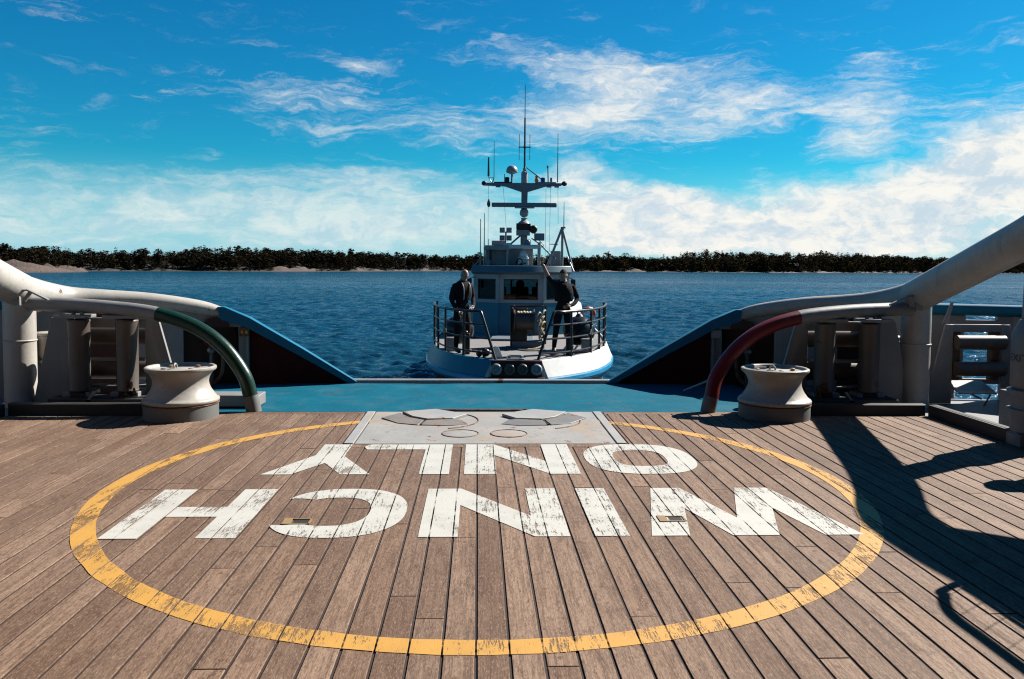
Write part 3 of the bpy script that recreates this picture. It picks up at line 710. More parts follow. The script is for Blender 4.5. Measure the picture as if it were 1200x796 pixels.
# ------------------------------------------------------------------ patrol boat, local axes: x across, y from bow to stern, z above its foredeck
BO = Vector((.78, 16.30, -.33)); BR = -R(3.7)
boat = thing('patrol_boat', 'blue and white patrol boat with low wheelhouse lying bow on to the stern', 'boat', BO, BR)
def bp(name, mb, mat, parent=None, bevel=0, smooth=38):
    return mb.build(name, mat, parent or boat, local=True, bevel=bevel, smooth=smooth)
SHE = [(0,.50),(.06,.56),(.16,.66),(.30,.78),(.50,.96),(.75,1.15),(1.05,1.36),(1.55,1.62),(2.2,1.84),(3.0,2.03),(4.2,2.18),(6,2.25),(9,2.25),(11.5,2.2),(13.2,2.1)]
def outline(off, dz, fwd=0., k=1.0):
    L = [(-(w*k+off), s-fwd, dz) for s, w in SHE]; return [Vector(p) for p in L][::-1]+[Vector((-p[0], p[1], p[2])) for p in L]
M['visor'] = paint('roof_skylit_blue', (.07,.135,.175), .4, .25, .05)  # blue skylight on the roof edge is painted into its colour
M['portshade'] = paint('port_bow_shade', (.012,.135,.22), .4, .2, .05)  # shaded side of the white bow, its shade painted as blue
def strip(name, levels, mats, smooth=30, split=False):
    b = MB(); n = len(levels[0])
    vs = [p for lv in levels for p in lv]; b.add(vs, [(j*n+i, j*n+i+1, (j+1)*n+i+1, (j+1)*n+i) for j in range(len(levels)-1) for i in range(n-1)])
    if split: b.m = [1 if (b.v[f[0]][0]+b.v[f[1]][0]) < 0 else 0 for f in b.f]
    return bp(name, b, mats, smooth=smooth)
wz = SEA_Z-BO.z-.25
strip('hull_topside', [outline(-.05,.03), outline(-.035,.045,.01), outline(0,.03,.02), outline(.06,-.12,.05), outline(.13,-.30,.09)], [M['white'], M['portshade']], split=True)  # left half takes the painted shade colour, right half stays white
strip('blue_stripe', [outline(.13,-.305,.09), outline(.16,-.33,.115), outline(.165,-.40,.12), outline(.14,-.455,.10), outline(.10,-.46,.07)], M['stripe'])
strip('hull_bottom', [outline(.14,-.462,.09), outline(.05,-.62,-.05,.98), outline(-.1,-.95,-.5,.88), outline(-.15,wz,-1.1,.76)], M['hullgrey'])
b = MB(); dk = outline(-.05, 0); b.add(dk, [tuple(range(len(dk)))]); bp('foredeck', b, M['bdeck'], smooth=0)
b = MB(); tr = [outline(0,.03)[0], outline(0,.03)[-1], Vector((1.6,13.2,wz)), Vector((-1.6,13.2,wz))]; b.add(tr, [(0,1,2,3)]); bp('transom', b, M['white'], smooth=0)
# bow fender panel with four round rubbers
b = MB(); b.box((0,-.07,-.13),(1.02,.14,.34)); b.box((0,-.13,-.32),(1.12,.14,.06)); bp('bow_panel', b, M['darkred'], bevel=.012)
for x in (-.40,-.135,.125,.40):
    b = MB(); b.lathe([(.115,0),(.115,.05),(.095,.075),(.07,.08),(.06,.055),(.03,.05),(.03,.07),(0,.07)], (x,-.14,-.13), 22, axis=(0,-1,0)); bp('round_rubber', b, M['roller'] if abs(x) < .3 else M['boatgrey'])
b = MB(); b.torus((-.03,.22,.09),.125,.035,axis=(0,1,.15),n=24,arc=(-.15,pi+.15)); b.box((-.03,.22,.02),(.36,.16,.06)); b.cyl((-.15,.22,.10),(.09,.22,.10),.022); bp('bow_fairlead', b, M['boatgrey'], bevel=.004)
b = MB(); b.prism([(-.13,0),(.10,0),(.02,.20),(-.06,.24),(-.12,.14)],(-.40,.55,.02),(1,.25,0),(0,0,1),.03); bp('padeye', b, M['white'], bevel=.004)
b = MB(); b.ball((-.66,.75,.10),.09,12); b.ball((-.80,.8,.07),.07,12); b.cyl((-.70,.75,0),(-.70,.75,.2),.03); bp('deck_fitting', b, M['railblk'])

# bow rails: four bars a side, stanchions, raked gate ends
def rail_line(sd, h, inset=.03, s0=.30, s1=5.4):
    L = []
    for s, w in SHE:
        if s0 <= s <= s1: L.append(Vector((sd*(w-inset), s, h)))
    return L
for sd in (-1, 1):
    r = thing_rail = MB()
    top = rail_line(sd, .98)
    r.tube([Vector((sd*.42,.10,.0)), Vector((sd*.52,.20,.30)), Vector((sd*.72,.38,.90)), Vector((sd*.78,.44,.985))]+top[1:], .030, 10, smooth=3)
    for h, k in ((.72,.64),(.44,.56),(.15,.47)):
        ln = rail_line(sd, h); r.tube([Vector((sd*(k+.02),.12+.28*h,h))]+ln[1:], .020, 8, smooth=3)
    bp('bow_rail', r, M['railblk'])
    for s in (.75,1.55,2.3,3.0,3.7,4.4,5.2):
        w = np.interp(s, [a for a,_ in SHE], [a for _,a in SHE])-.03
        q = MB(); q.cyl((sd*w,s,0),(sd*w,s,.98),.026,8); bp('stanchion', q, M['railblk'])
    q = MB(); w = 1.66-.10; q.tube([(sd*(w-.02),1.2,.46),(sd*(w+.01),1.45,.46),(sd*(w+.05),1.6,.60),(sd*(w+.16),1.9,.64)],.022,8); bp('bent_bar', q, M['railblk'])
    # bitts
    q = MB(); q.box((sd*1.52,1.95,.14),(.22,.20,.30)); q.box((sd*1.52,1.95,.30),(.28,.26,.03)); bp('bitt', q, M['alu'], bevel=.015)
    q = MB(); q.box((sd*1.12,1.35,.22),(.16,.16,.46)); q.ball((sd*1.12,1.28,.47),.05,10); bp('mooring_post', q, M['railblk'], bevel=.01)

# windlass with hose reel
w = MB(); w.box((.22,3.0,.08),(.76,.62,.16)); bp('winch_bed', w, M['mast'], bevel=.01)
w = MB(); w.box((.02,2.98,.30),(.34,.40,.30)); w.box((-.16,2.98,.52),(.05,.46,.80)); w.box((.0,3.16,.66),(.40,.10,.50)); bp('winch_frame', w, M['railblk'], bevel=.01)
w = MB(); w.box((.60,3.02,.45),(.05,.40,.6)); bp('winch_cheek', w, M['railblk'], bevel=.01)
w = MB(); w.cyl((-.08,2.86,.60),(.34,2.86,.60),.21,24); w.cyl((.34,2.86,.60),(.37,2.86,.60),.30,24); w.cyl((-.12,2.86,.60),(-.09,2.86,.60),.29,24); bp('winch_drum', w, M['roller'])
w = MB(); rng = random.Random(4)
for k in range(6):
    w.torus((-.02+.07*k,2.86,.60),.235+rng.uniform(-.01,.02),.035,axis=(1,0,0),n=22,arc=(.2,3.6))
for k in range(9):
    w.torus((.50+rng.uniform(-.05,.06),2.74+rng.uniform(-.05,.05),.34+.055*k),.13+rng.uniform(-.03,.02),.022,axis=(rng.uniform(.4,1),rng.uniform(-.8,.2),rng.uniform(-.5,.5)),n=18,m=6)
w.tube([(.50,2.7,.30),(.56,2.62,.1),(.35,2.4,.02),(.0,2.3,.018),(.2,2.05,.018),(.62,2.15,.018)],.018,6,smooth=5)
bp('rope_coils', w, M['rope'])
w = MB()
for y in (2.75,3.2): w.tube([(-.18,y,.0),(-.18,y,.88),(-.12,y,.97),(.56,y,.97),(.62,y,.88),(.62,y,.10)],.022,8,smooth=2)
w.cyl((-.16,2.75,.78),(.60,2.75,.78),.018,8); w.cyl((-.12,2.75,.97),(-.12,3.2,.97),.02,8); w.cyl((.56,2.75,.97),(.56,3.2,.97),.02,8)
bp('winch_guard', w, M['railblk'])
w = MB()
for k in range(34): w.torus((-.18-.028*k,2.45-.012*k,.03+.006*sin(k)),.016,.006,axis=(0,1,0) if k%2 else (0,0,1),n=8,m=5)
bp('chain', w, M['rustst'])
w = MB(); w.box((-.20,4.9,.03),(1.1,.9,.06)); bp('deck_hatch', w, M['mast'], bevel=.015)

# wheelhouse -------------------------------------------------------
FY, SY, HW, FX = 6.30, 6.85, 1.33, .60
zs, zt, zr = .98, 1.55, 1.70
def facet(p, q, zlo, win=None, th=.05, mats=None):
    """wall panel from plan point p to q, with one glazed opening"""
    p, q = Vector((*p,0)), Vector((*q,0)); L = (q-p).length; u = (q-p)/L; nrm = Vector((-u.y,u.x,0))
    lo = MB(); lo.prism([(0,zlo),(L,zlo),(L,zs-.09),(0,zs-.09)], p, u, (0,0,1), th); bp('lower_wall', lo, mats or M['cabinshade'])
    a, c = win
    up = MB(); up.prism([(0,zs-.088),(L,zs-.088),(L,zs),(0,zs)], p, u, (0,0,1), th+.016); up.prism([(0,zt),(L,zt),(L,zr),(0,zr)], p, u, (0,0,1), th)
    up.prism([(0,zs),(a,zs),(a,zt),(0,zt)], p, u, (0,0,1), th-.004); up.prism([(c,zs),(L,zs),(L,zt),(c,zt)], p, u, (0,0,1), th-.004)
    w_ = bp('window_frame', up, M['boatgrey'])
    g = MB(); g.add([p+u*x_+Vector((0,0,z_)) for x_, z_ in ((a,zs),(c,zs),(c,zt),(a,zt))], [(0,1,2,3)]); bp('pane', g, M['glass'], w_, smooth=0)
    f = MB(); e = .025
    for (x0,z0,x1,z1) in ((a,zs,c,zs+e),(a,zt-e,c,zt),(a,zs,a+e,zt),(c-e,zs,c,zt)):
        f.prism([(x0,z0),(x1,z0),(x1,z1),(x0,z1)], p+nrm*-.012, u, (0,0,1), th*.5)
    bp('gasket', f, M['black'], w_, smooth=0)
facet((-FX,FY),(FX,FY),0,(.12,1.07))
facet((-HW,SY),(-FX,FY),0,(.15,.80)); facet((FX,FY),(HW,SY),0,(.11,.76))
facet((-HW,10.2),(-HW,SY),0,(1.2,2.6)); facet((HW,SY),(HW,10.2),0,(1.0,2.4))
facet((HW,10.2),(-HW,10.2),0,(.55,2.1))
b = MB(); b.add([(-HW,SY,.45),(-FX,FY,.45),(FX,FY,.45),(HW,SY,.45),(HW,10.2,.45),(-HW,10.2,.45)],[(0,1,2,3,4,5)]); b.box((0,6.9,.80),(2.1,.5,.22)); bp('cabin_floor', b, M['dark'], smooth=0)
for x in (-.72,-.05,.55):
    b = MB(); b.box((x,8.1,1.02),(.50,.14,.55)); b.ball((x,8.1,1.36),.14,12,(1,.6,1)); b.box((x,7.85,.72),(.5,.5,.12)); bp('helm_seat', b, M['darkred'], bevel=.03)
b = MB(); b.box((-.30,7.6,1.2),(.05,.05,.9)); b.box((-1.02,8.5,1.05),(.50,1.6,.90)); b.box((1.15,9.3,1.2),(.3,.6,.7)); bp('cabin_dark_block', b, M['dark'])  # dark blocks added behind the panes to make the windows dark
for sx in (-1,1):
    b = MB(); b.box((sx*1.06,9.95,1.25),(.50,.05,.9)); b.box((sx*1.27,8.6,1.25),(.03,2.6,.9)); bp('cabin_dark_panel', b, M['dark'], smooth=0)  # dark panels added over the pale inner walls to imitate an unlit cabin
b = MB(); b.add([(-HW-.05,SY-.06,zr-.02),(-FX-.05,FY-.10,zr-.02),(FX+.05,FY-.10,zr-.02),(HW+.05,SY-.06,zr-.02),(HW+.05,10.3,zr-.02),(-HW-.05,10.3,zr-.02),
  (-HW-.09,SY-.12,zr+.04),(-FX-.03,FY-.22,zr+.04),(FX+.03,FY-.22,zr+.04),(HW+.09,SY-.12,zr+.04),(HW+.09,10.4,zr+.04),(-HW-.09,10.4,zr+.04),
  (-HW-.06,SY-.06,zr+.22),(-FX-.0,FY-.14,zr+.22),(FX,FY-.14,zr+.22),(HW+.06,SY-.06,zr+.22),(HW+.06,10.3,zr+.22),(-HW-.06,10.3,zr+.22)],
  [(0,1,2,3,4,5),(12,17,16,15,14,13)]+[(i+6*j,(i+1)%6+6*j,(i+1)%6+6*(j+1),i+6*(j+1)) for i in range(6) for j in (0,1)])
bp('roof', b, M['visor'], bevel=.012)
b = MB()
for sx in (-1,1): b.box((sx*FX,FY-.06,1.63),(.05,.07,.13))
bp('roof_bracket', b, M['mast'])
for sx in (-1,1):
    b = MB(); b.box((sx*(HW+.12),SY-.25,1.42),(.13,.06,.26)); b.cyl((sx*(HW+.12),SY-.22,1.55),(sx*HW,SY,1.60),.014,6); bp('mirror', b, M['black'], bevel=.02)
# a chamfered wing of the deckhouse on the sunny side, and after house
b = MB(); b.box((0,11.6,.25),(3.6,2.6,.5)); b.box((0,10.9,.50),(2.3,1.1,.8)); bp('after_house', b, M['white'], bevel=.03)
b = MB(); b.add([(1.36,6.95,.02),(1.95,8.6,.02),(1.95,10.2,.02),(1.36,10.2,.02),(1.36,6.95,.92),(1.80,8.6,.80),(1.80,10.2,.80),(1.36,10.2,.92)],[(0,1,5,4),(1,2,6,5),(2,3,7,6),(4,5,6,7)])
bp('side_coaming', b, M['white'])

# roof gear: elevation drawing units of 25.2 mm, origin on the mast centre line at the horizon of the foredeck man
U = .0252
def E(px, py, y=0): return Vector(((px-611)*U, 8.0+y, 1.93-(py-311)*U))
def ebox(b, x0, y0, x1, y1, d=.3, y=0):
    a, c = E(x0,y0,y), E(x1,y1,y); b.box((a+c)/2, (abs(a.x-c.x), d, abs(a.z-c.z))); return b
b = MB(); ebox(b,572,291,624,311,1.0,.4); bp('roof_locker', b, M['boatgrey'], bevel=.02)
b = MB(); ebox(b,568,288,596,293.5,.9,.05); ebox(b,568,290,574,311,.7,.1); ebox(b,575,282,592,289,.6,.4); bp('roof_console', b, M['boatgrey'], bevel=.015)
b = MB(); ebox(b,573,293,576,305,.1,-.4); bp('extinguisher', b, M['darkred'], bevel=.03)
b = MB(); b.cyl(E(597,289.5,-.3),E(630,289.5,-.3),.062,14); b.ball(E(595,289,-.3),.10,14,(1.4,1,1)); bp('life_raft_tube', b, M['white'])
for x in (594,631):
    b = MB(); b.cyl(E(x,311,-.25),E(x,288 if x<600 else 284,-.25),.052 if x>600 else .042,10); bp('roof_post', b, M['alu'])
for x, y in ((588,270.5),(596,270.5),(588,279.5),(596,279.5)):
    b = MB(); b.box(E(x,y,-.35),(.15,.12,.15)); b.lathe([(.06,0),(.065,.02),(.05,.025),(0,.02)],E(x,y,-.41),14,axis=(0,-1,0)); bp('floodlight', b, M['boatgrey'] if y < 275 else M['mast'], bevel=.02)
b = MB(); b.cyl(E(592,285,-.3),E(592,272,-.3),.02,8); b.cyl(E(598,286,-.2),E(609,276,0),.028,8); bp('lamp_bracket', b, M['mast'])
b = MB(); ebox(b,625,273.5,637,282,.12,-.1); b.tube([E(631,282,-.1),E(636,287,-.1),E(633,290,-.1)],.012,6,smooth=3); bp('floodlight', b, M['mast'], bevel=.01)
b = MB(); b.tube([E(622,279,0),E(632,286,0),E(643,297,0),E(650,303,0)],.022,8); bp('brace', b, M['mast'])
b = MB(); ebox(b,604,262,621,269.5,.40); b.lathe([(.11,-.1),(.12,-.06),(.12,.1),(.09,.14),(0,.14)],E(624,269,-.1),20,axis=(0,-1,0)); bp('radar_motor', b, M['darkred'], bevel=.02)
b = MB(); ebox(b,604,269.6,620,276,.36); ebox(b,609,276,617,311,.22,.1); bp('mast_foot', b, M['boatgrey'], bevel=.012)
b = MB(); ebox(b,613.5,281,621,287,.2,-.2); b.ball(E(618,284,-.3),.07,14); bp('loud_hailer', b, M['mast'], bevel=.02)
b = MB(); b.ball(E(613,249.5),.135,20,(1,1,1.05)); b.lathe([(.10,0),(.08,.06),(.1,.1)],E(613,259.5),18); b.lathe([(.18,0),(.15,.05),(.06,.1)],E(613,262),18); bp('radar_pedestal', b, M['boatgrey'])
b = MB(); ebox(b,575,238,651,243,.16,-.05); bp('radar_scanner', b, M['mast'], bevel=.02)
b = MB(); ebox(b,602,243,625,244.3,.2,-.05); bp('scanner_base', b, M['boatgrey'])
b = MB()
b.prism([((x-611)*U,1.93-(y-311)*U) for x,y in ((565,214),(657,214),(657,217),(638,218),(617,224.5),(616.5,246),(609.5,246),(609.5,224.5),(590,218),(565,217))],(0,8.22,0),(1,0,0),(0,0,1),.16)
bp('mast_yoke', b, M['mast'], bevel=.01)
b = MB(); b.lathe([(.10,0),(.10,.30),(.085,.33),(.05,.36),(.05,.44),(.03,.46),(.03,.5)],E(613,214,.22),16); bp('mast_head', b, M['boatgrey'])
for x in (565.5, 660):
    b = MB(); b.ball(E(x,214.5,.2),.075,14,(1.1,1,1)); bp('navigation_lamp', b, M['black'])
def whip(x, y0, y1, r0=.014, r1=.008, y=.2, x1=None, mat='railblk'):
    b = MB(); b.tube([E(x,y0,y),E((x+(x1 if x1 else x))/2,(y0+y1)/2,y),E(x1 if x1 else x,y1,y)],[r0,(r0+r1)/2,r1],6); bp('whip_antenna', b, M[mat])
whip(613,201,138,.030,.024); whip(613,139,100,.014,.009)
b = MB(); b.cyl(E(606,172,.2),E(620,172,.2),.018,6); b.ball(E(613,172,.2),.045,8); bp('antenna_spreader', b, M['railblk'])
whip(606.5,187,157,.009,.009); whip(619,187,157,.009,.009)
whip(652,213,156,.016,.008); whip(570.5,206,184,.034,.022); whip(577,207,165,.011,.007)
b = MB(); b.tube([E(570.8,205,.2),E(571.5,209,.2),E(575,213.5,.2),E(577,208,.2)],.018,6,smooth=3); b.cyl(E(572,207.5,.2),E(577,207.5,.2),.01,5); bp('antenna_fork', b, M['alu'])
b = MB(); b.lathe([(0,.27),(.07,.262),(.13,.22),(.165,.15),(.178,.08),(.172,.06),(.10,.03),(.03,.0),(.03,-.32),(.045,-.34)],E(598.2,204,.2),22); bp('satellite_dome', b, M['boatgrey'])
b = MB(); b.lathe([(.075,0),(.075,.14),(.06,.17),(0,.175)],E(592.3,214,.2),16); b.box(E(588,213.5,.2),(.55,.14,.03)); b.cyl(E(589.5,213,.2),E(589.5,203.5,.2),.01,5); bp('gps_puck', b, M['black'])
b = MB(); b.lathe([(.05,0),(.065,.04),(.04,.12),(.045,.17),(.02,.2),(0,.2)],E(627.3,213,.15),14); bp('amber_lamp', b, M['orange'])
b = MB(); b.lathe([(.065,0),(.065,.11),(.055,.13),(0,.135)],E(634.6,213,.15),14); bp('blue_lamp', b, M['navylamp'])
b = MB(); b.cyl(E(641,213,.2),E(640.5,197,.2),.018,8); b.ball(E(640.3,195,.2),.034,8,(1,1,1.6)); b.lathe([(.034,0),(.034,.12),(0,.13)],E(644.5,212.5,.2),10); b.box(E(638,213.5,.2),(.62,.12,.03)); bp('wind_sensor', b, M['mast'])
b = MB(); b.cyl(E(615,195.5,.25),E(632,209,.1),.018,6); bp('mast_stay', b, M['mast'])
b = MB()
for x in (582,642,651): b.box(E(x,218.3,.15),(.14,.12,.05))
bp('deck_lamp', b, M['mast'], bevel=.01)
for (xa,ya,xb,yb) in ((570.5,216,570.8,311),(588,219,593.5,284),(638.5,219,638.2,300),(643.8,219,643.0,300),(652.5,219,653.0,262)):
    b = MB(); b.cyl(E(xa,ya,.2),E(xb,yb,.0),.006,4); bp('halyard', b, M['alu'])
b = MB(); b.lathe([(.02,0),(.055,.06),(.05,.14),(.012,.24)],E(571,242.5,.2),10); bp('halyard_block', b, M['railblk'])
whip(562,311,257,.020,.012,0,None,'alu'); whip(566.3,311,250,.024,.010,.1,None,'alu'); whip(660,267,236,.014,.008,.2); whip(571,311,280,.012,.008,.3)
b = MB()
b.cyl(E(641,311,-.1),E(657.3,268,0),.036,10); b.cyl(E(669.5,312,-.2),E(658,268,0),.034,10); b.cyl(E(658.3,311,.3),E(658.3,266,0),.040,10); b.box(E(658.8,266.5,0),(.14,.12,.05)); b.cyl(E(643,286,.0),E(653,286,.0),.014,6); b.cyl(E(664,300,0),E(671,318,-.5),.025,8)
bp('flag_gantry', b, M['boatgrey'])
b = MB(); b.cyl(E(556,313,-.6),E(562,304,-.3),.018,6); bp('brace', b, M['boatgrey'])
b = MB(); ebox(b,645,293.5,657,311,.3,.5); bp('roof_locker', b, M['boatgrey'], bevel=.012)
b = MB(); b.ball(E(612.5,299,-.3),.12,16,(1,1,1.1)); b.box(E(612.5,307,-.3),(.30,.22,.22)); b.lathe([(.16,0),(.16,.06),(.1,.1)],E(612.5,304,-.3),16); bp('searchlight', b, M['white'], bevel=.02)
b = MB(); b.tube([E(604,309,-.4),E(608,303,-.5),E(612,307,-.55),E(608,311,-.5),E(616,308,-.5)],.016,6,smooth=4); bp('cable', b, M['railblk'])

# fenders and lifebuoy that lie on or hang in the boat
def world_boat(x, y, z): return Matrix.Translation(BO) @ Matrix.Rotation(BR, 4, 'Z') @ Vector((x,y,z))
for sd, r, y, lab in ((-1,.36,2.45,'big black ball fender inside the left bow rail behind the standing man'),(1,.37,2.35,'big black ball fender inside the right bow rail')):
    t = thing('ball_fender', lab, 'fender', world_boat(sd*1.38,y,r+.08), BR)
    b = MB(); b.ball((0,0,0),r,28,(1,1,.92)); b.build('ball', M['gloss'], t, local=True, smooth=60)
    b = MB(); b.lathe([(.10,r*.86),(.07,r*.98),(.04,r*1.06),(0,r*1.06)]); b.torus((0,0,r*1.1),.04,.014,axis=(0,1,0)); b.build('eye', M['black'], t, local=True)
t = thing('lifebuoy', 'orange and white lifebuoy hung on the right rail behind the black ball fender', 'lifebuoy', world_boat(1.62,2.95,.78), BR+R(20))
b = MB()
for k in range(8): b.torus((0,0,0),.15,.05,axis=(0,1,.2),n=8,m=10,arc=(k*pi/4,(k+1)*pi/4),mi=k%2)
b.build('ring', [M['white'], paint('lifebuoy_orange',(.62,.08,.02),.45,.2,0)], t, local=True, smooth=60)
# ------------------------------------------------------------------ people
def cloth(name, col):
    m, nt, b = newmat(name); co = nt.new('ShaderNodeTexCoord').outputs['Object']
    n = nt.noise(co, 9, 6, .6, .8); n2 = nt.noise(co, 400, 2)
    nt.put(b.inputs['Base Color'], nt.mix(n, scale3(col,.7), scale3(col,1.25))); b.inputs['Roughness'].default_value = .9; b.inputs['Specular IOR Level'].default_value = .15
    nt.put(b.inputs['Normal'], nt.bump(nt.math('ADD', n, nt.math('MULTIPLY', n2, .15)), .6, .03)); return m
M['navy'] = cloth('dark_navy_cloth', (.009,.008,.010)); M['vest'] = cloth('black_vest', (.007,.006,.007)); M['boot'] = paint('boot_leather', (.015,.013,.012), .45, .2)
M['skin'] = paint('skin', (.36,.21,.15), .5, .1, 0, bump=.05); M['hairdk'] = cloth('short_dark_hair', (.03,.022,.018)); M['strap'] = paint('pale_strap', (.35,.33,.30), .7, .2)
def skin_mesh(V, Ed, Rd, root, lev=2):
    me = bpy.data.meshes.new('tmp'); me.from_pydata(V, Ed, []); o = bpy.data.objects.new('tmp', me); COL.objects.link(o)
    s = o.modifiers.new('Skin','SKIN'); s.branch_smoothing = .4
    sv = me.skin_vertices[0].data
    for i, r in enumerate(Rd):
        sv[i].radius = r if isinstance(r, tuple) else (r, r); sv[i].use_root = (i == root)
    u = o.modifiers.new('Sub','SUBSURF'); u.levels = lev; u.render_levels = lev
    dg = bpy.context.evaluated_depsgraph_get(); ev = o.evaluated_get(dg); m2 = bpy.data.meshes.new_from_object(ev)
    vs = [tuple(v.co) for v in m2.vertices]; fs = [tuple(p.vertices) for p in m2.polygons]
    bpy.data.objects.remove(o); bpy.data.meshes.remove(m2); return vs, fs
def head_mesh(c, rot, s=1.0):
    """an adult head 0.235 m high: brow, nose, cheeks, chin and ears are pulled out of one surface; it looks along -y"""
    n, m = 28, 22; vs = []; fs = []; E_ = Euler(rot).to_matrix(); c = Vector(c)
    for i in range(m+1):
        th = pi*i/m; z = cos(th); q = sin(th)
        for k in range(n):
            ph = 2*pi*k/n; x = q*sin(ph); y = -q*cos(ph)
            px, py, pz = x*.077, y*.097, z*.118
            front = max(0, -y)
            if z < -.1: px *= 1-.28*(-z-.1)*1.1; py *= 1-.10*(-z-.1)
            if y > 0 and z < -.35: py *= .72
            g = lambda x0, z0, sx, sz: math.exp(-((x-x0)/sx)**2-((z-z0)/sz)**2)*front
            py -= .026*g(0,-.14,.15,.17) + .010*g(0,.12,.5,.12) + .012*g(0,-.78,.28,.16) + .006*g(0,-.46,.25,.08)
            py += .010*(g(.36,.02,.17,.09)+g(-.36,.02,.17,.09)) + .005*g(0,-.55,.22,.04)
            ear = math.exp(-((abs(ph-pi/2) if ph < pi else abs(ph-3*pi/2))/.2)**2-((z+.05)/.26)**2); px += math.copysign(.020*ear, x)
            vs.append(c+E_@Vector((px*s,py*s,pz*s)))
    for i in range(m): fs += [(i*n+k, i*n+(k+1) % n, (i+1)*n+(k+1) % n, (i+1)*n+k) for k in range(n)]
    return vs, fs
def hand_mesh(w, d, side, up):
    """palm, four bent fingers of unequal length and a thumb; w wrist, d direction of the hand, side across the palm towards the thumb, up = back of hand"""
    w, d, side, up = Vector(w), Vector(d).normalized(), Vector(side).normalized(), Vector(up).normalized()
    vs, fs = [], []
    def chain(pts, rr):
        v, f = skin_mesh(pts, [(i,i+1) for i in range(len(pts)-1)], rr, 0, 1); b = len(vs); vs.extend(v); fs.extend([tuple(b+i for i in q) for q in f])
    chain([w-d*.02, w+d*.03, w+d*.075], [(.022,.026),(.038,.018),(.040,.016)])
    for k, L in enumerate((.078,.086,.080,.062)):
        o = w+d*.082+side*(.029-.019*k)
        chain([w+d*.06+side*(.026-.017*k), o, o+d*L*.42-up*.010, o+d*L*.70-up*.030, o+d*L*.82-up*.050], [.0095,.0095,.009,.0082,.007])
    chain([w+d*.02+side*.026, w+d*.05+side*.052-up*.008, w+d*.085+side*.062-up*.022], [.013,.011,.009])
    return vs, fs
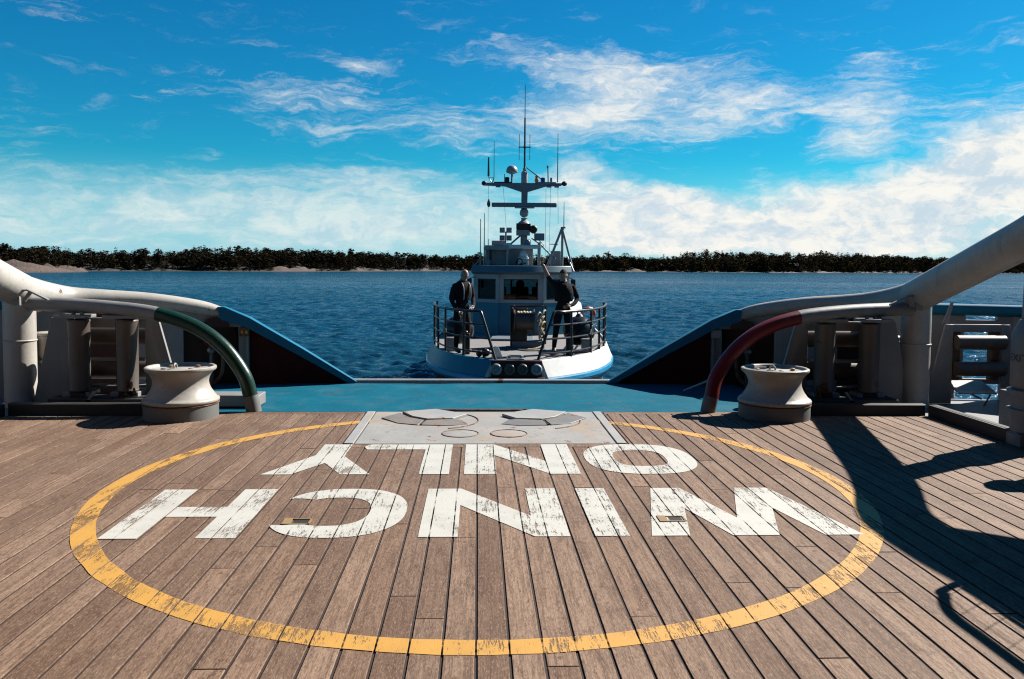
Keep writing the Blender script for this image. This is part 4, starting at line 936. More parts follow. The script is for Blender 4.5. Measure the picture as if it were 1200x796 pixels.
def person(name, label, loc, rz, J, headrot, hands, hair=None, vest=True, straps=True):
    t = thing(name, label, 'person', loc, rz); t.scale = (1.04,1.04,1.04)
    names = [n for n in J if n[0] != '_']; idx = {n: i for i, n in enumerate(names)}
    V = [J[n][0] for n in names]; Rr = [J[n][1] for n in names]
    Ed = [(idx[a], idx[b]) for a, b in (('pelvis','belly'),('belly','chest'),('chest','upchest'),('upchest','neck'),('neck','skull'),
        ('upchest','shL'),('shL','elL'),('elL','foL'),('foL','wrL'),('upchest','shR'),('shR','elR'),('elR','foR'),('foR','wrR'),
        ('pelvis','hipL'),('hipL','thL'),('thL','knL'),('knL','caL'),('caL','anL'),('pelvis','hipR'),('hipR','thR'),('thR','knR'),('knR','caR'),('caR','anR'))]
    v, f = skin_mesh(V, Ed, Rr, idx['pelvis']); mb = MB(); nk = J['neck'][0]
    for q in f:
        c = sum((Vector(v[i]) for i in q), Vector())/len(q)
        skin = c.z > nk[2]-.005 and abs(c.x-nk[0]) < .1 or min((c-Vector(J['wrL'][0])).length, (c-Vector(J['wrR'][0])).length) < .05
        if any((c-Vector(J[w][0])).length < .14 for w in J.get('_bare', [])): skin = True
        mb.f.append(q); mb.m.append(1 if skin else 0)
    mb.v = list(v)
    hv, hf = head_mesh(J['skull'][0], headrot); mb.add(hv, hf, 1)
    for (w, d, s, u) in hands: a, b = hand_mesh(w, d, s, u); mb.add(a, b, 1)
    body = mb.build('body', [M['navy'], M['skin']], t, local=True, smooth=0); body.data.polygons.foreach_set('use_smooth', [True]*len(body.data.polygons))
    hc = Vector(J['skull'][0]); E_ = Euler(headrot).to_matrix()
    for s in (-1,1):
        e = MB(); e.ball(hc+E_@Vector((s*.031,-.086,.003)), .011, 10, mi=0); e.build('eye', M['dark'], t, local=True)
    if hair:
        h = MB(); n = 24; vs = []; fs = []
        for i in range(9):
            th = .62*pi*i/8
            for k in range(n):
                ph = 2*pi*k/n; cut = 1.0 if cos(ph) < .35 else .70
                a = th*cut; vs.append(hc+E_@Vector((.083*sin(a)*sin(ph), -.103*sin(a)*cos(ph)+.004, .124*cos(a)+.003)))
        for i in range(8): fs += [(i*n+k, i*n+(k+1) % n, (i+1)*n+(k+1) % n, (i+1)*n+k) for k in range(n)]
        h.add(vs, fs); h.build('hair', hair, t, local=True, smooth=60)
    for s, a in (('L','anL'),('R','anR')):
        p = Vector(J[a][0]); d = Vector((J['toe'+s][0] if ('toe'+s) in J else (0,-1,0)))
        v, f = skin_mesh([p+Vector((0,0,.06)), p+Vector((0,0,-.035)), p+d*.07+Vector((0,0,-.048)), p+d*.155+Vector((0,0,-.056)), p-d*.05+Vector((0,0,-.052))], [(0,1),(1,2),(2,3),(1,4)], [.058,.054,(.05,.042),(.046,.032),(.044,.036)], 1)
        b = MB(); b.add(v, f); b.build('boot', M['boot'], t, local=True, smooth=60)
    if vest:
        ch, be, up = (Vector(J[k][0]) for k in ('chest','belly','upchest')); b = MB(); n = 28; rings = []
        for c, rx, ry in ((be+Vector((0,0,.03)),.185,.150),(be.lerp(ch,.5),.200,.165),(ch,.212,.175),(ch.lerp(up,.6),.205,.165),(up+Vector((0,0,.035)),.165,.135),(up+Vector((0,.01,.085)),.10,.095)):
            rings.append([c+Vector((rx*cos(2*pi*k/n), ry*sin(2*pi*k/n)-.004, .012*sin(k*2.3))) for k in range(n)])
        vs = [p for r_ in rings for p in r_]; b.add(vs, [(i*n+k, i*n+(k+1) % n, (i+1)*n+(k+1) % n, (i+1)*n+k) for i in range(len(rings)-1) for k in range(n)])
        b.build('vest', M['vest'], t, local=True, smooth=70)
        if straps:
            for s in (-1,1):
                q = MB(); q.tube([up+Vector((s*.085,-.10,.075)), up+Vector((s*.085,-.172,-.02)), ch+Vector((s*.08,-.186,-.03)), be+Vector((s*.07,-.165,.05))],.013,6,smooth=4); q.build('strap', M['strap'], t, local=True)
    return t
# man standing at the port rail, facing across the boat with his head bowed
A = {'pelvis':((0,0,.95),(.155,.125)),'belly':((0,-.02,1.08),(.155,.125)),'chest':((0,-.03,1.27),(.175,.135)),'upchest':((0,-.03,1.42),(.135,.11)),'neck':((0,-.06,1.535),.058),'skull':((0,-.105,1.645),.072),
 'shL':((-.195,-.03,1.43),.075),'elL':((-.265,.0,1.15),.055),'foL':((-.245,-.10,1.00),.046),'wrL':((-.20,-.20,.90),.034),
 'shR':((.195,-.03,1.43),.075),'elR':((.27,-.02,1.16),.055),'foR':((.20,-.15,1.03),.046),'wrR':((.12,-.25,.97),.034),
 'hipL':((-.095,0,.88),.105),'thL':((-.11,-.01,.68),.092),'knL':((-.115,-.02,.50),.068),'caL':((-.12,.0,.33),.064),'anL':((-.125,.02,.10),.045),
 'hipR':((.095,0,.88),.105),'thR':((.115,-.03,.68),.092),'knR':((.125,-.05,.50),.068),'caR':((.13,-.02,.33),.064),'anR':((.14,.0,.10),.045)}
fl = world_boat(-1.24,1.55,.0)
person('person', 'bald man in dark work clothes standing with bowed head at the left bow rail', fl, R(38)+BR, A, (R(24),0,0),
  [((-.20,-.20,.90),(.15,-.55,-.8),(.7,-.5,.3),(-.6,-.7,.3)),((.12,-.25,.97),(-.75,-.6,-.25),(0,-.3,1),(.4,-.8,0))])
# man on the starboard side of the foredeck with one arm raised
B = {'pelvis':((0,0,.95),(.15,.122)),'belly':((.01,-.01,1.08),(.152,.122)),'chest':((.01,-.02,1.27),(.172,.132)),'upchest':((.0,-.02,1.42),(.135,.108)),'neck':((-.005,-.035,1.54),.058),'skull':((-.01,-.06,1.66),.072),
 'shL':((-.19,-.03,1.455),.075),'elL':((-.335,-.10,1.63),.054),'foL':((-.40,-.14,1.76),.045),'wrL':((-.455,-.17,1.89),.033),
 'shR':((.19,-.02,1.42),.075),'elR':((.31,.03,1.17),.055),'foR':((.22,-.10,1.06),.046),'wrR':((.12,-.19,1.02),.034),
 'hipL':((-.095,0,.88),.105),'thL':((-.125,-.01,.68),.092),'knL':((-.145,-.03,.50),.068),'caL':((-.165,.0,.33),.064),'anL':((-.185,.02,.10),.045),
 'hipR':((.095,0,.88),.105),'thR':((.11,-.01,.68),.092),'knR':((.12,-.02,.50),.068),'caR':((.125,.02,.33),.064),'anR':((.13,.04,.10),.045),'_bare':['foL','wrL']}
class _J(dict): pass
fr = world_boat(.98,1.60,.0)
person('person', 'man in dark uniform and vest on the right of the foredeck raising one bare forearm', fr, BR+R(4), B, (R(-4),0,R(-12)),
  [((-.455,-.17,1.89),(-.25,-.1,1),(.9,-.2,.2),(0,1,.1)),((.12,-.19,1.02),(-.8,-.45,-.2),(0,-.3,1),(.3,-.9,0))], hair=M['hairdk'], straps=False)
# ------------------------------------------------------------------ sea
def build_sea():
    rng = np.random.RandomState(3)
    a = np.radians(np.linspace(-62, 62, 760)); r = [9.0]
    while r[-1] < 260: r.append(r[-1]*1.0042+.015)
    while r[-1] < 9000: r.append(r[-1]*1.05)
    r = np.array(r); A_, Rr = np.meshgrid(a, r); X = Rr*np.sin(A_); Y = Rr*np.cos(A_); Z = np.zeros_like(X)
    wind = R(205)
    for i in range(110):
        lam = 10**rng.uniform(math.log10(.40), math.log10(2.6)); k = 2*pi/lam
        d = wind+rng.normal(0, .55); am = .0088*lam**.42*rng.uniform(.5, 1.4)
        dr = np.gradient(r)[:, None]
        fade = np.clip((lam/(dr*2.4)-.6)/1.2, 0, 1)
        ph = k*(X*math.sin(d)+Y*math.cos(d))+rng.uniform(0, 2*pi)
        env = .65+.5*np.sin(X*.031*rng.uniform(.5,2)+Y*.043*rng.uniform(.5,2)+rng.uniform(0,6))
        Z += am*fade*env*(np.sin(ph)+.22*np.cos(2*ph))
    Z[-1] = 0
    nr, na = X.shape
    vs = np.stack([X, Y, Z+SEA_Z], -1).reshape(-1, 3)
    i, j = np.meshgrid(np.arange(nr-1), np.arange(na-1), indexing='ij'); q = (i*na+j).ravel()
    fs = np.stack([q, q+1, q+na+1, q+na], -1)
    # the rest of the circle, plain: it lies outside the picture and is only seen in reflections
    a2 = np.radians(np.linspace(62, 298, 60)); r2 = np.array([9., 30, 90, 300, 1000, 3000, r[-1]]); A2, R2 = np.meshgrid(a2, r2)
    v2 = np.stack([R2*np.sin(A2), R2*np.cos(A2), np.full_like(R2, SEA_Z-.02)], -1).reshape(-1, 3); i2, j2 = np.meshgrid(np.arange(6), np.arange(59), indexing='ij'); q2 = (i2*60+j2).ravel()+len(vs)
    fs = np.concatenate([fs, np.stack([q2, q2+1, q2+61, q2+60], -1)]); vs = np.concatenate([vs, v2])
    me = bpy.data.meshes.new('sea'); me.vertices.add(len(vs)); me.vertices.foreach_set('co', vs.ravel())
    me.loops.add(fs.size); me.loops.foreach_set('vertex_index', fs.ravel()); me.polygons.add(len(fs)); me.polygons.foreach_set('loop_start', np.arange(0, fs.size, 4)); me.polygons.foreach_set('use_smooth', np.ones(len(fs), bool))
    me.update(calc_edges=True)
    if me.polygons[0].normal.z < 0: me.flip_normals()
    m, nt, b = newmat('sea_water'); co = nt.new('ShaderNodeTexCoord').outputs['Object']
    n1 = nt.noise(nt.mapping(co, (.9,1.6,1), rot=(0,0,.4)), 2.6, 8, .68, .4); n2 = nt.noise(nt.mapping(co, (.5,.9,1), rot=(0,0,-.3)), .35, 6, .6); n3 = nt.noise(co, 8, 5, .6)
    pass
    h = nt.math('ADD', nt.math('ADD', nt.math('MULTIPLY', n1, .34), nt.math('MULTIPLY', n2, .5)), nt.math('MULTIPLY', n3, .05))
    nb = nt.bump(h, .8, .30)
    def wob(vec, sc, d, k):
        n = nt.new('ShaderNodeTexNoise'); nt.put(n.inputs['Vector'], vec); n.inputs['Scale'].default_value = sc; n.inputs['Detail'].default_value = d; n.inputs['Roughness'].default_value = .6
        v = nt.new('ShaderNodeVectorMath', operation='SUBTRACT'); nt.l.new(n.outputs['Color'], v.inputs[0]); v.inputs[1].default_value = (.5,.5,.5)
        q = nt.new('ShaderNodeVectorMath', operation='MULTIPLY'); nt.l.new(v.outputs[0], q.inputs[0]); q.inputs[1].default_value = (k,k,0); return q.outputs[0]
    def vadd(a, c):
        v = nt.new('ShaderNodeVectorMath', operation='ADD'); nt.l.new(a, v.inputs[0]); nt.l.new(c, v.inputs[1]); return v.outputs[0]
    tot = vadd(vadd(nb, wob(nt.mapping(co, (.8,1.3,1)), 1.7, 5, 1.15)), wob(co, .12, 4, .5))
    nz = nt.new('ShaderNodeVectorMath', operation='NORMALIZE'); nt.l.new(tot, nz.inputs[0]); nb_ = nz.outputs[0]; nt.n.remove(b)
    df = nt.new('ShaderNodeBsdfDiffuse'); df.inputs[0].default_value = (.004,.030,.052,1); nt.l.new(nb_, df.inputs['Normal'])
    gl = nt.new('ShaderNodeBsdfGlossy'); gl.inputs[0].default_value = (.66,.82,.95,1); gl.inputs['Roughness'].default_value = .10; nt.l.new(nb_, gl.inputs['Normal'])
    fr = nt.new('ShaderNodeFresnel'); fr.inputs[0].default_value = 1.33; nt.l.new(nb_, fr.inputs['Normal'])
    mx = nt.new('ShaderNodeMixShader'); nt.put(mx.inputs[0], nt.math('MULTIPLY', fr.outputs[0], nt.math('ADD', .50, nt.math('MULTIPLY', nt.step(nt.noise(nt.mapping(co, (.02,.07,1)), 1, 4, .6), .42, .62), .20)))); nt.l.new(df.outputs[0], mx.inputs[1]); nt.l.new(gl.outputs[0], mx.inputs[2]); nt.l.new(mx.outputs[0], nt.n['Material Output'].inputs[0])
    me.materials.append(m); o = bpy.data.objects.new('sea', me); COL.objects.link(o)
    tag(o, 'blue wind rippled sea between the boat and the wooded shore', 'sea', kind='structure')
build_sea()

# ------------------------------------------------------------------ far shore: rocky land with forest
SH = [(-420,215),(-300,222),(-190,226),(-150,236),(-131,254),(-129,276),(-140,300),(-118,318),(-88,330),(-60,362),(-26,412),(20,448),(58,466),(100,474),(172,482),(235,520),(329,572),(430,640),(560,700),(760,760)]
def build_land():
    rng = np.random.RandomState(8)
    P = np.array([tuple(p)[:2] for p in smooth_path([(x, y, 0) for x, y in SH], 24)])
    seg = np.r_[0, np.cumsum(np.linalg.norm(np.diff(P, axis=0), axis=1))]
    nt_ = 620; tt = np.linspace(0, seg[-1], nt_); px = np.interp(tt, seg, P[:,0]); py = np.interp(tt, seg, P[:,1])
    kern = np.ones(41)/41
    tx, ty = np.gradient(px), np.gradient(py)
    pad = lambda v: np.convolve(np.pad(v, 20, mode='edge'), kern, 'valid')
    tx, ty = pad(tx), pad(ty); L = np.hypot(tx, ty); nx, ny = -ty/L, tx/L
    ny = np.maximum(ny, .35); L = np.hypot(nx, ny); nx, ny = nx/L, ny/L
    def n1(t, sc, seed):
        q = np.random.RandomState(seed); v = 0
        for o in range(5): v = v+np.sin(t/sc*2**o*q.uniform(.8,1.3)+q.uniform(0,6))*.55**o
        return v
    ds = np.r_[-6, -2, 0, .6, 1.2, 2, 3, 4.5, 6.5, 9, 12, 16, 21, 28, 36, 46, 58, 72, 90, 115, 150, 200]
    bare = np.clip(-2.4+4.2*n1(tt, 17, 1), .2, 12); head = np.exp(-((tt-np.interp(0,[0],[300])-0)/1)**2)*0
    # the pale headland on the left
    bare = bare*0+.25; azp = np.degrees(np.arctan2(px, py))
    for q, wd, am in ((-11.6,1.3,7.5),(-13.2,.7,5),(-7.4,.8,5),(-5.6,.6,4),(-3.0,.7,4),(9.2,.9,6),(11.0,.9,6),(13.6,.7,7),(16.6,.5,4.5),(18.4,.9,4),(21.2,.8,3.5),(23.8,.7,4.5),(26.5,.8,4)): bare = bare+am*np.exp(-((azp-q)/wd)**2)*(.8+.4*n1(tt,3.,6))
    bare = np.clip(bare, .25, 14)
    k0 = np.argmin((px+131)**2+(py-258)**2); bare = bare+20*np.exp(-((np.arange(nt_)-k0)/16.)**2)
    hill = 3.7+2.6*np.clip((px+20)/200., 0, 1.3)+1.6*np.sin(tt/61.+.5)+1.0*n1(tt, 70, 2)+1.2*n1(tt, 23, 3)
    T, Dm = np.meshgrid(tt, ds, indexing='ij'); B = bare[:, None]
    rock = (1-np.exp(-np.maximum(Dm,0)/2.6))*(1.0+.55*n1(T, 9, 4)+.35*np.sin(Dm*.9+T*.35))*np.clip(B/7., .35, 1.7)
    rise = hill[:, None]*(1-np.exp(-np.maximum(Dm-B*.6, 0)/38.))
    rough = .35*n1(T*1.7+Dm*3.1, 4.2, 5)*np.clip(Dm, 0, 3)/3
    Zz = np.where(Dm < 0, Dm*.4, np.maximum(rock, .12)+rise+rough)
    Xx, Yy = px[:, None]+nx[:, None]*Dm, py[:, None]+ny[:, None]*Dm
    vs = np.stack([Xx, Yy, Zz+SEA_Z], -1); nd = len(ds)
    me = bpy.data.meshes.new('far_shore'); mb = MB()
    mb.v = [tuple(v) for v in vs.reshape(-1, 3)]
    mb.f = [(i*nd+j, (i+1)*nd+j, (i+1)*nd+j+1, i*nd+j+1) for i in range(nt_-1) for j in range(nd-1)]; mb.m = [0]*len(mb.f)
    m, nt, b = newmat('shore_rock_and_heath'); g = nt.new('ShaderNodeNewGeometry'); co = g.outputs['Position']
    z = nt.new('ShaderNodeSeparateXYZ'); nt.l.new(co, z.inputs[0])
    rk = nt.new('ShaderNodeAttribute', attribute_name='rock').outputs['Fac']; a = nt.noise(co, .35, 8, .65); c2 = nt.noise(co, 1.7, 6, .7)
    rockc = nt.mix(nt.step(c2, .35, .7), (.085,.054,.041), (.034,.023,.018)); rockc = nt.mix(nt.step(nt.math('ADD', z.outputs[2], nt.math('MULTIPLY', a, .6)), SEA_Z+.75, SEA_Z+.45), rockc, (.035,.03,.028))
    heath = nt.mix(c2, (.012,.011,.007), (.028,.022,.012))
    nt.put(b.inputs['Base Color'], nt.mix(nt.math('MAXIMUM', nt.math('SUBTRACT', 1, nt.step(nt.math('ADD', rk, nt.math('MULTIPLY', nt.math('SUBTRACT', c2, .5), .5)), .3, .6)), nt.step(z.outputs[2], SEA_Z+4.2, SEA_Z+5.2)), rockc, heath)); b.inputs['Roughness'].default_value = .9
    nt.put(b.inputs['Normal'], nt.bump(c2, .8, .6))
    o = mb.build('far_shore', m, smooth=0); ra_ = o.data.attributes.new('rock', 'FLOAT', 'POINT'); ra_.data.foreach_set('value', np.clip((B*1.25-Dm)/2.5+.5*(B>1.0)-.25, 0, 1).astype(np.float32).ravel()); o.data.polygons.foreach_set('use_smooth', [True]*len(o.data.polygons))
    tag(o, 'low rocky wooded shore across the water', 'shore', kind='structure')
    def ground(i, d):
        z = np.interp(d, ds, Zz[i]); return px[i]+nx[i]*d, py[i]+ny[i]*d, z+SEA_Z
    return tt, bare, ground, px, py
tt, bare, ground, shx, shy = build_land()

def foliage(name, cols):
    m, nt, b = newmat(name); g = nt.new('ShaderNodeNewGeometry')
    at = nt.new('ShaderNodeAttribute', attribute_name='tint').outputs['Fac']
    n = nt.noise(g.outputs['Position'], .9, 4, .6); n2 = nt.noise(g.outputs['Position'], .03, 3, .6)
    c = nt.ramp(at, cols); c = nt.mix(nt.step(n, .4, .7), scale3((1,1,1),1) and c, nt.mix(.45, c, (.012,.014,.008)))
    nt.put(b.inputs['Base Color'], c); b.inputs['Roughness'].default_value = .9; b.inputs['Specular IOR Level'].default_value = .0
    return m
M['forest'] = foliage('forest_foliage', [(0,(.007,.0055,.004)),(.45,(.017,.013,.008)),(.72,(.036,.027,.013)),(.88,(.060,.034,.011)),(1,(.08,.045,.012))])
M['pineleaf'] = foliage('pine_needles', [(0,(.009,.008,.006)),(1,(.022,.018,.010))])
M['bark'] = paint('pine_bark', (.09,.055,.035), .9, .4)
def tree_template(kind, rng, clumps):
    """unit-height crown as loose leaf clumps (triangles) round limbs, and a trunk; kind 0 spruce, 1 pine, 2 broadleaf"""
    V, F, T = [], [], []
    def clump(c, s, n, flat):
        for _ in range(n):
            o = c+rng.normal(0, .42, 3)*s*np.array([1,1,flat]); d = rng.normal(0, 1, (3,3)); d /= np.linalg.norm(d, axis=1)[:, None]
            b = len(V); V.extend([tuple(o+d[k]*s*rng.uniform(.55,1.05)*np.array([1,1,.75])) for k in range(3)]); F.append((b,b+1,b+2)); T.append(rng.uniform(0,1))
    for i in range(clumps):
        if kind == 0:
            z = .10+.88*rng.uniform(0,1)**.9; rad = .19*(1-z)**.8+.012; a = rng.uniform(0,6.28); q = rad*rng.uniform(.3,1.08); clump(np.array([q*cos(a), q*sin(a), z-q*.25]), .055+.085*(1-z), 4, .5)
        elif kind == 1:
            z = .30+.68*rng.uniform(0,1); w = math.sin(min(1,(z-.25)/.73)*pi*.86+.25); rad = .24*max(.12,w); a = rng.uniform(0,6.28); q = rad*rng.uniform(.2,1.1)**.7; clump(np.array([q*cos(a), q*sin(a), z]), .115, 5, .5)
        else:
            z = .22+.76*rng.uniform(0,1); w = math.sin((z-.12)/.9*pi); rad = .33*max(.15,w)**.7; a = rng.uniform(0,6.28); q = rad*rng.uniform(.3,1.05); clump(np.array([q*cos(a), q*sin(a), z]), .125, 5, .8)
    return np.array(V), np.array(F), np.array(T)
def build_forest():
    rng = np.random.RandomState(21)
    tmpl = [tree_template(k, rng, c) for k, c in ((0,34),(0,30),(0,38),(1,26),(1,30),(1,22),(1,28),(2,34),(2,30))]
    trunkv = np.array([(.012,0,0),(-.006,.0104,0),(-.006,-.0104,0),(.005,0,.8),(-.0025,.0043,.8),(-.0025,-.0043,.8)]); trunkf = np.array([(0,1,4),(0,4,3),(1,2,5),(1,5,4),(2,0,3),(2,3,5)])
    VV, FF, TT, off = [], [], [], 0
    n = len(tt); span = tt[-1]
    for row, (dlo, dhi, cnt) in enumerate(((.1,5,2100),(3,13,1900),(10,26,1700),(24,50,1500),(45,100,1000))):
        for _ in range(cnt):
            i = int(rng.uniform(0, n)); d = bare[i]+rng.uniform(dlo, dhi)
            if abs(shx[i]) > shy[i]*.85+10: continue
            dens = .5+.5*math.sin(tt[i]*.11+1.3)*math.sin(tt[i]*.043)
            if row == 0 and rng.uniform() > .5+.5*dens: continue
            x, y, z = ground(i, d)
            right = np.clip((x+20)/150, 0, 1)
            kp = rng.uniform(); kind = (rng.randint(7,9) if kp < .10+.22*right else rng.randint(3,7) if kp < .45 else rng.randint(0,3))
            h = rng.uniform(4.5, 6.0)*(1+.3*right)*(rng.uniform(.35,.7) if row == 0 else 1)*(1.12 if rng.uniform() < .10 else 1)
            if kind >= 7: h *= .8
            v, f, t = tmpl[kind]; a = rng.uniform(0, 6.28); s = rng.uniform(1.1, 1.65); c_, s_ = cos(a), sin(a)
            w = np.stack([(v[:,0]*c_-v[:,1]*s_)*s, (v[:,0]*s_+v[:,1]*c_)*s, v[:,2]], -1)*h+np.array([x,y,z-.1])
            base = rng.uniform(.55, .95) if kind >= 7 and rng.uniform() < .3+.5*right else rng.uniform(.0, .5)+.34*right*rng.uniform(.3,1.2)
            VV.append(w); FF.append(f+off); off += len(v); TT.append(np.clip(base+(t-.5)*.14, 0, 1))
            VV.append(trunkv*np.array([h,h,h])+np.array([x,y,z-.1])); FF.append(trunkf+off); off += 6; TT.append(np.full(6, .6))
    V = np.concatenate(VV); F = np.concatenate(FF); T = np.concatenate(TT)
    o = mesh_tri('forest', V, F, T, M['forest'])
    tag(o, 'dark mixed pine and spruce wood along the far shore', 'forest', kind='stuff')
def mesh_tri(name, V, F, T, mat, parent=None):
    me = bpy.data.meshes.new(name); me.vertices.add(len(V)); me.vertices.foreach_set('co', V.astype(np.float32).ravel())
    me.loops.add(F.size); me.loops.foreach_set('vertex_index', F.astype(np.int32).ravel()); me.polygons.add(len(F)); me.polygons.foreach_set('loop_start', np.arange(0, F.size, 3))
    me.update(calc_edges=True); a = me.attributes.new('tint', 'FLOAT', 'FACE'); a.data.foreach_set('value', T.astype(np.float32)); me.materials.append(mat)
    o = bpy.data.objects.new(name, me); COL.objects.link(o); o.parent = parent; return o
build_forest()
# tall pines one can tell apart on the left headland
def pines():
    rng = np.random.RandomState(5)
    k0 = int(np.argmin((shx+131)**2+(shy-258)**2))
    spots = [(-175,262,6.2),(-168,268,6.9),(-160,266,6.4),(-153,272,7.0),(-146,276,6.0),(-181,258,6.6),(-139,284,5.6),(-164,280,7.0)]
    labs = 'tall flat-topped pine standing on the rocky left headland'
    for i, (x, y, h) in enumerate(spots):
        gx = [ground(j, d) for j in range(max(0,k0-60), min(len(tt), k0+60), 6) for d in (10, 30, 60, 90)]
        q = min(gx, key=lambda p: (p[0]-x)**2+(p[1]-y)**2); z = q[2]-.2
        t = thing('pine_tree', labs, 'tree', (x, y, z), rng.uniform(0,6), 'tall pines on the left headland')
        b = MB(); b.tube([(0,0,0),(.1,.05,h*.4),(-.05,.1,h*.72),(0,0,h*.95)], [.20,.15,.09,.03], 7, smooth=3)
        for k in range(7):
            a = rng.uniform(0,6.28); zz = h*rng.uniform(.45,.85); L = h*rng.uniform(.10,.2); b.tube([(0,0,zz),(L*.6*cos(a),L*.6*sin(a),zz+L*.25),(L*cos(a),L*sin(a),zz+L*.3)], [.06,.04,.02], 5)
        b.build('trunk', M['bark'], t, local=True)
        V, F, T = tree_template(1, rng, 34); w = V*np.array([h*1.25,h*1.25,h]); mesh_tri('crown', w, F, T, M['pineleaf'], t)
pines()
# small summer cabins among the trees on the right shore
M['roofr'] = paint('cabin_roof', (.10,.09,.085), .7, .3); M['wood_red'] = paint('cabin_wall', (.20,.09,.06), .7, .3)
for x, y, lab, mat in ((113,492,'small low cabin among trees on the right shore', 'greyw'),(196,505,'small red cabin among autumn trees on the right shore','wood_red')):
    j = int(np.argmin((shx-x)**2+(shy-y)**2)); d = math.hypot(shx[j]-x, shy[j]-y); z = ground(j, d)[2]
    t = thing('cabin', lab, 'cabin', (x,y,z), .2)
    b = MB(); b.box((0,0,1.2),(7,4.5,2.9)); b.build('wall', M[mat], t, local=True)
    b = MB(); b.prism([(-2.7,2.6),(2.7,2.6),(0,4.0)],(0,0,0),(0,1,0),(0,0,1),7.8); b.build('roof', M['roofr'], t, local=True)
    for k in (-1.8,1.8):
        b = MB(); b.box((k,-2.26,1.6),(1.2,.06,1.0)); b.build('window', M['white'], t, local=True)
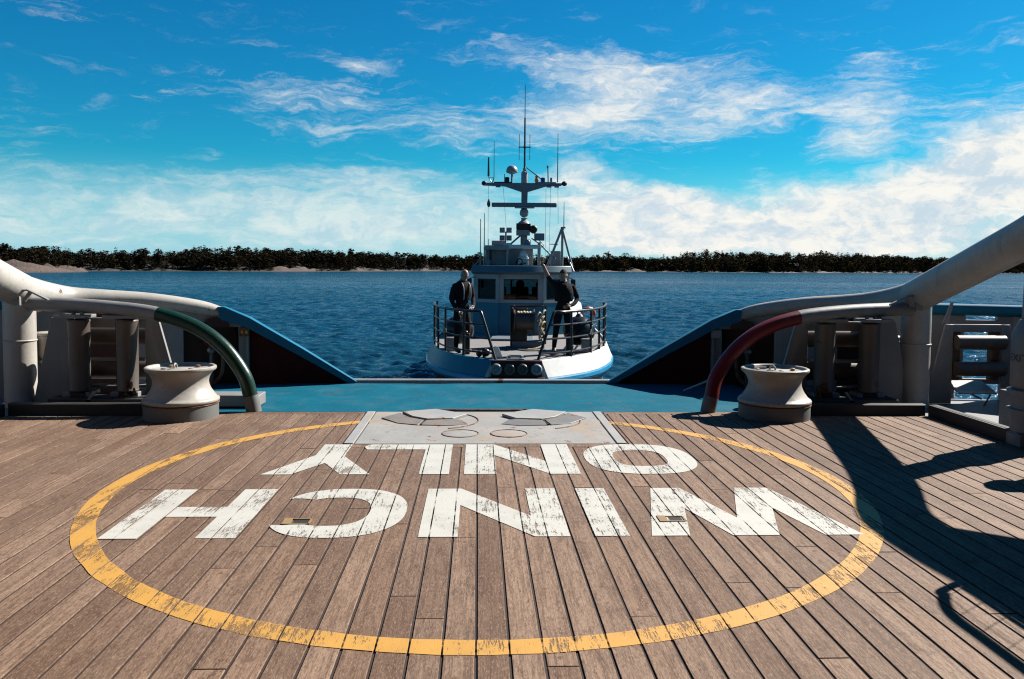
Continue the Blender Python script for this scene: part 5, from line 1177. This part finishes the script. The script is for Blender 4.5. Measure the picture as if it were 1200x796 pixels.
# ------------------------------------------------------------------ sky with clouds, sun, camera
def build_world():
    w = bpy.data.worlds.new('World'); S.world = w; w.use_nodes = True
    nt = NT(w.node_tree); bg = nt.n['Background']
    sky = nt.new('ShaderNodeTexSky', sky_type='NISHITA'); sky.sun_disc = False
    sky.sun_elevation = R(SUN_EL); sky.sun_rotation = R(SUN_AZ); sky.altitude = 0; sky.air_density = 1.0; sky.dust_density = .25; sky.ozone_density = 2.2
    hs = nt.new('ShaderNodeHueSaturation'); nt.l.new(sky.outputs[0], hs.inputs['Color']); hs.inputs['Saturation'].default_value = 1.35; hs.inputs['Hue'].default_value = .5
    blue = nt.mix(1., hs.outputs[0], (.09,.84,.97), 'MULTIPLY')
    co = nt.new('ShaderNodeTexCoord').outputs['Generated']
    sp = nt.new('ShaderNodeSeparateXYZ'); nt.l.new(co, sp.inputs[0]); x, y, z = sp.outputs
    deg = 180/pi
    az = nt.math('MULTIPLY', nt.math('ARCTAN2', x, y), deg); el = nt.math('MULTIPLY', nt.math('ARCSINE', z), deg)
    cv = nt.new('ShaderNodeCombineXYZ'); nt.put(cv.inputs[0], az); nt.put(cv.inputs[1], el); ae = cv.outputs[0]
    # warp, so nothing has a smooth outline
    wv = nt.new('ShaderNodeTexNoise'); nt.put(wv.inputs['Vector'], nt.mapping(ae, (.10,.26,1))); wv.inputs['Scale'].default_value = 1; wv.inputs['Detail'].default_value = 6; wv.inputs['Roughness'].default_value = .6
    ws = nt.new('ShaderNodeSeparateColor'); nt.l.new(wv.outputs['Color'], ws.inputs[0])
    waz = nt.math('ADD', az, nt.math('MULTIPLY', nt.math('SUBTRACT', ws.outputs[0], .5), 9.)); wel = nt.math('ADD', el, nt.math('MULTIPLY', nt.math('SUBTRACT', ws.outputs[1], .5), 4.2))
    cw = nt.new('ShaderNodeCombineXYZ'); nt.put(cw.inputs[0], waz); nt.put(cw.inputs[1], wel); wae = cw.outputs[0]
    def field(L, u0, v0):
        s = None
        for a, e, sa, se, k, tilt in L:
            u = nt.math('SUBTRACT', u0, a); v = nt.math('SUBTRACT', v0, e)
            if tilt: v = nt.math('SUBTRACT', v, nt.math('MULTIPLY', u, tilt))
            q = nt.math('ADD', nt.math('POWER', nt.math('ABSOLUTE', nt.math('DIVIDE', u, sa)), 2.5), nt.math('POWER', nt.math('ABSOLUTE', nt.math('DIVIDE', v, se)), 2.5))
            q = nt.math('MULTIPLY', nt.math('EXPONENT', nt.math('MULTIPLY', q, -1.)), k)
            s = q if s is None else nt.math('ADD', s, q)
        return s
    def vec(u, v):
        n = nt.new('ShaderNodeCombineXYZ'); nt.put(n.inputs[0], u); nt.put(n.inputs[1], v); return n.outputs[0]
    # a second, finer warp drags the fibres into curls
    w2 = nt.new('ShaderNodeTexNoise'); nt.put(w2.inputs['Vector'], nt.mapping(ae, (.42,.75,1))); w2.inputs['Scale'].default_value = 1; w2.inputs['Detail'].default_value = 5
    w2s = nt.new('ShaderNodeSeparateColor'); nt.l.new(w2.outputs['Color'], w2s.inputs[0])
    fu = nt.math('ADD', nt.math('ADD', az, nt.math('MULTIPLY', nt.math('SUBTRACT', ws.outputs[0], .5), 5.)), nt.math('MULTIPLY', nt.math('SUBTRACT', w2s.outputs[0], .5), 1.9))
    fv = nt.math('ADD', nt.math('ADD', el, nt.math('MULTIPLY', nt.math('SUBTRACT', ws.outputs[1], .5), 3.4)), nt.math('MULTIPLY', nt.math('SUBTRACT', w2s.outputs[1], .5), 1.1))
    fvec = vec(fu, fv)
    big = nt.noise(nt.mapping(fvec, (.15,.42,1)), 1.0, 3, .55)
    streak = nt.noise(nt.mapping(fvec, (.20,1.25,1), rot=(0,0,R(5))), 1.0, 10, .68)
    fibre = nt.noise(nt.mapping(fvec, (.55,2.6,1), rot=(0,0,R(-7))), 1.0, 9, .72)
    puff = nt.noise(nt.mapping(fvec, (.24,.52,1)), 1.0, 10, .62)
    lump = nt.noise(nt.mapping(fvec, (.75,1.25,1)), 1.0, 8, .66)
    # how much thin cloud there is in each part of the sky
    cov = field([(0,12,60,9,.10,0),(-30,15.2,7,1.3,.26,0),(-17,11,8,1.4,.17,0),(-12,11.6,7,1.0,.20,-.02),(-9.5,13.6,4.5,.9,.26,0),(-5,9.6,5,2.4,.26,-.2),(-12,9.2,5,1.1,.20,0),(-24.5,9.8,1.6,.8,.26,0),
        (5,13.8,9,1.2,.34,-.03),(12,11.6,9,2.3,.40,.10),(5,9.6,7,2.4,.30,.1),(17,9.4,5,1.6,.36,.25),(25,10.6,3.2,4.2,.34,.5),(28,8.6,5,2.6,.28,.3),(31.5,17,2.2,.9,.34,0),(34,13.4,2.2,.9,.26,0),(36,9.5,5,1.8,.30,0)], fu, fv)
    tex = nt.math('ADD', nt.math('ADD', nt.math('MULTIPLY', streak, .50), nt.math('MULTIPLY', fibre, .28)), nt.math('MULTIPLY', big, .22))
    thin = nt.math('MULTIPLY', nt.step(nt.math('ADD', tex, nt.math('MULTIPLY', cov, .62)), .665, .985), .92)
    # veil low on the left
    vl = field([(-22,3.3,21,2.2,.52,0),(-4,4.0,9,2.2,.42,.03),(-10,5.9,9,.7,.24,.05),(-2,2.0,14,1.0,.25,0)], fu, nt.math('ADD', nt.math('MULTIPLY', fv, .55), nt.math('MULTIPLY', el, .45)))
    vt = nt.math('ADD', nt.math('MULTIPLY', streak, .62), nt.math('MULTIPLY', fibre, .38))
    vd = nt.math('MULTIPLY', nt.step(nt.math('ADD', nt.math('ADD', vt, nt.math('MULTIPLY', nt.math('SUBTRACT', big, .5), .45)), nt.math('MULTIPLY', vl, .60)), .53, 1.0), .98)
    # heaped bank low on the right
    bank = field([(9.5,4.2,6.2,3.1,.62,0),(17,3.0,9,2.2,.55,0),(27,4.2,8,2.7,.60,.08),(34,6.6,6,3.2,.60,.15),(46,5,12,4,.6,0),(20.3,6.6,2.4,.9,.25,0),(24,1.5,20,1.5,.42,0),(6.6,6.9,2.2,1.1,.28,0)], fu, fv)
    hole = field([(13.8,6.7,3.2,1.3,.40,0),(23,6.6,2.4,1.1,.25,0)], fu, fv)
    bt = nt.math('ADD', nt.math('ADD', nt.math('MULTIPLY', puff, .46), nt.math('MULTIPLY', lump, .24)), nt.math('MULTIPLY', streak, .30))
    bd = nt.math('MULTIPLY', nt.step(nt.math('ADD', bt, nt.math('SUBTRACT', nt.math('MULTIPLY', bank, .78), hole)), .66, 1.16), .98)
    inv = lambda q: nt.math('SUBTRACT', 1, q)
    dens = nt.math('SUBTRACT', 1, nt.math('MULTIPLY', nt.math('MULTIPLY', inv(nt.math('MULTIPLY', vd, .66)), inv(thin)), inv(bd)), clamp=True)
    # clouds all round the rest of the sky
    rest = nt.noise(nt.mapping(co, (2.2,2.2,6)), 1.0, 8, .62, .4); rk = nt.step(rest, .56, .78)
    beyond = nt.step(nt.math('MAXIMUM', nt.math('ABSOLUTE', az), nt.math('MULTIPLY', el, 2.0)), 44, 60)
    dens = nt.math('MAXIMUM', dens, nt.math('MULTIPLY', nt.math('MULTIPLY', rk, beyond), .3))
    dens = nt.math('MULTIPLY', dens, nt.step(z, -.004, .018))
    shade = nt.math('ADD', nt.math('MULTIPLY', puff, .6), nt.math('MULTIPLY', lump, .4))
    bright = nt.mix(nt.step(shade, .40, .58), (5.9,7.1,8.0), (9.6,9.35,8.75))
    pale = nt.step(el, 7.5, .2)            # air close to the horizon is paler
    base = nt.mix(nt.math('MULTIPLY', pale, .70), blue, (4.7,7.2,9.0))
    nt.put(bg.inputs[0], nt.mix(1., nt.mix(dens, base, bright), (.72,.72,.72), 'MULTIPLY')); bg.inputs[1].default_value = SKY
SKY = .05
build_world()
sun = bpy.data.lights.new('sun', 'SUN'); sun.energy = 5.0; sun.angle = R(.53); sun.color = (1, .945, .86)
so = bpy.data.objects.new('sun', sun); COL.objects.link(so)
sd_ = Vector((sin(R(SUN_AZ))*cos(R(SUN_EL)), cos(R(SUN_AZ))*cos(R(SUN_EL)), sin(R(SUN_EL))))
so.rotation_euler = sd_.to_track_quat('Z', 'Y').to_euler(); so.location = sd_*60

cam = bpy.data.cameras.new('camera'); co_ = bpy.data.objects.new('camera', cam); COL.objects.link(co_)
cam.sensor_width = 36; cam.lens = 960/1200*36; cam.shift_y = -38/1200; cam.clip_end = 20000; cam.clip_start = .05
co_.location = (0, 0, 1.6)
co_.rotation_mode = 'QUATERNION'
q = Euler((0, 0, R(-2.383))).to_quaternion() @ Euler((R(90-2.922), 0, 0)).to_quaternion() @ Euler((0, 0, .008)).to_quaternion()
co_.rotation_quaternion = q
S.camera = co_
vs_ = S.view_settings; vs_.view_transform = 'Standard'; vs_.look = 'None'; vs_.exposure = 1.48; vs_.gamma = 1; vs_.use_curve_mapping = False
S.cycles.max_bounces = 8; S.cycles.transparent_max_bounces = 12; S.cycles.use_denoising = True; S.cycles.denoising_prefilter = 'NONE'; S.cycles.filter_width = 1.15; S.cycles.sample_clamp_indirect = 4
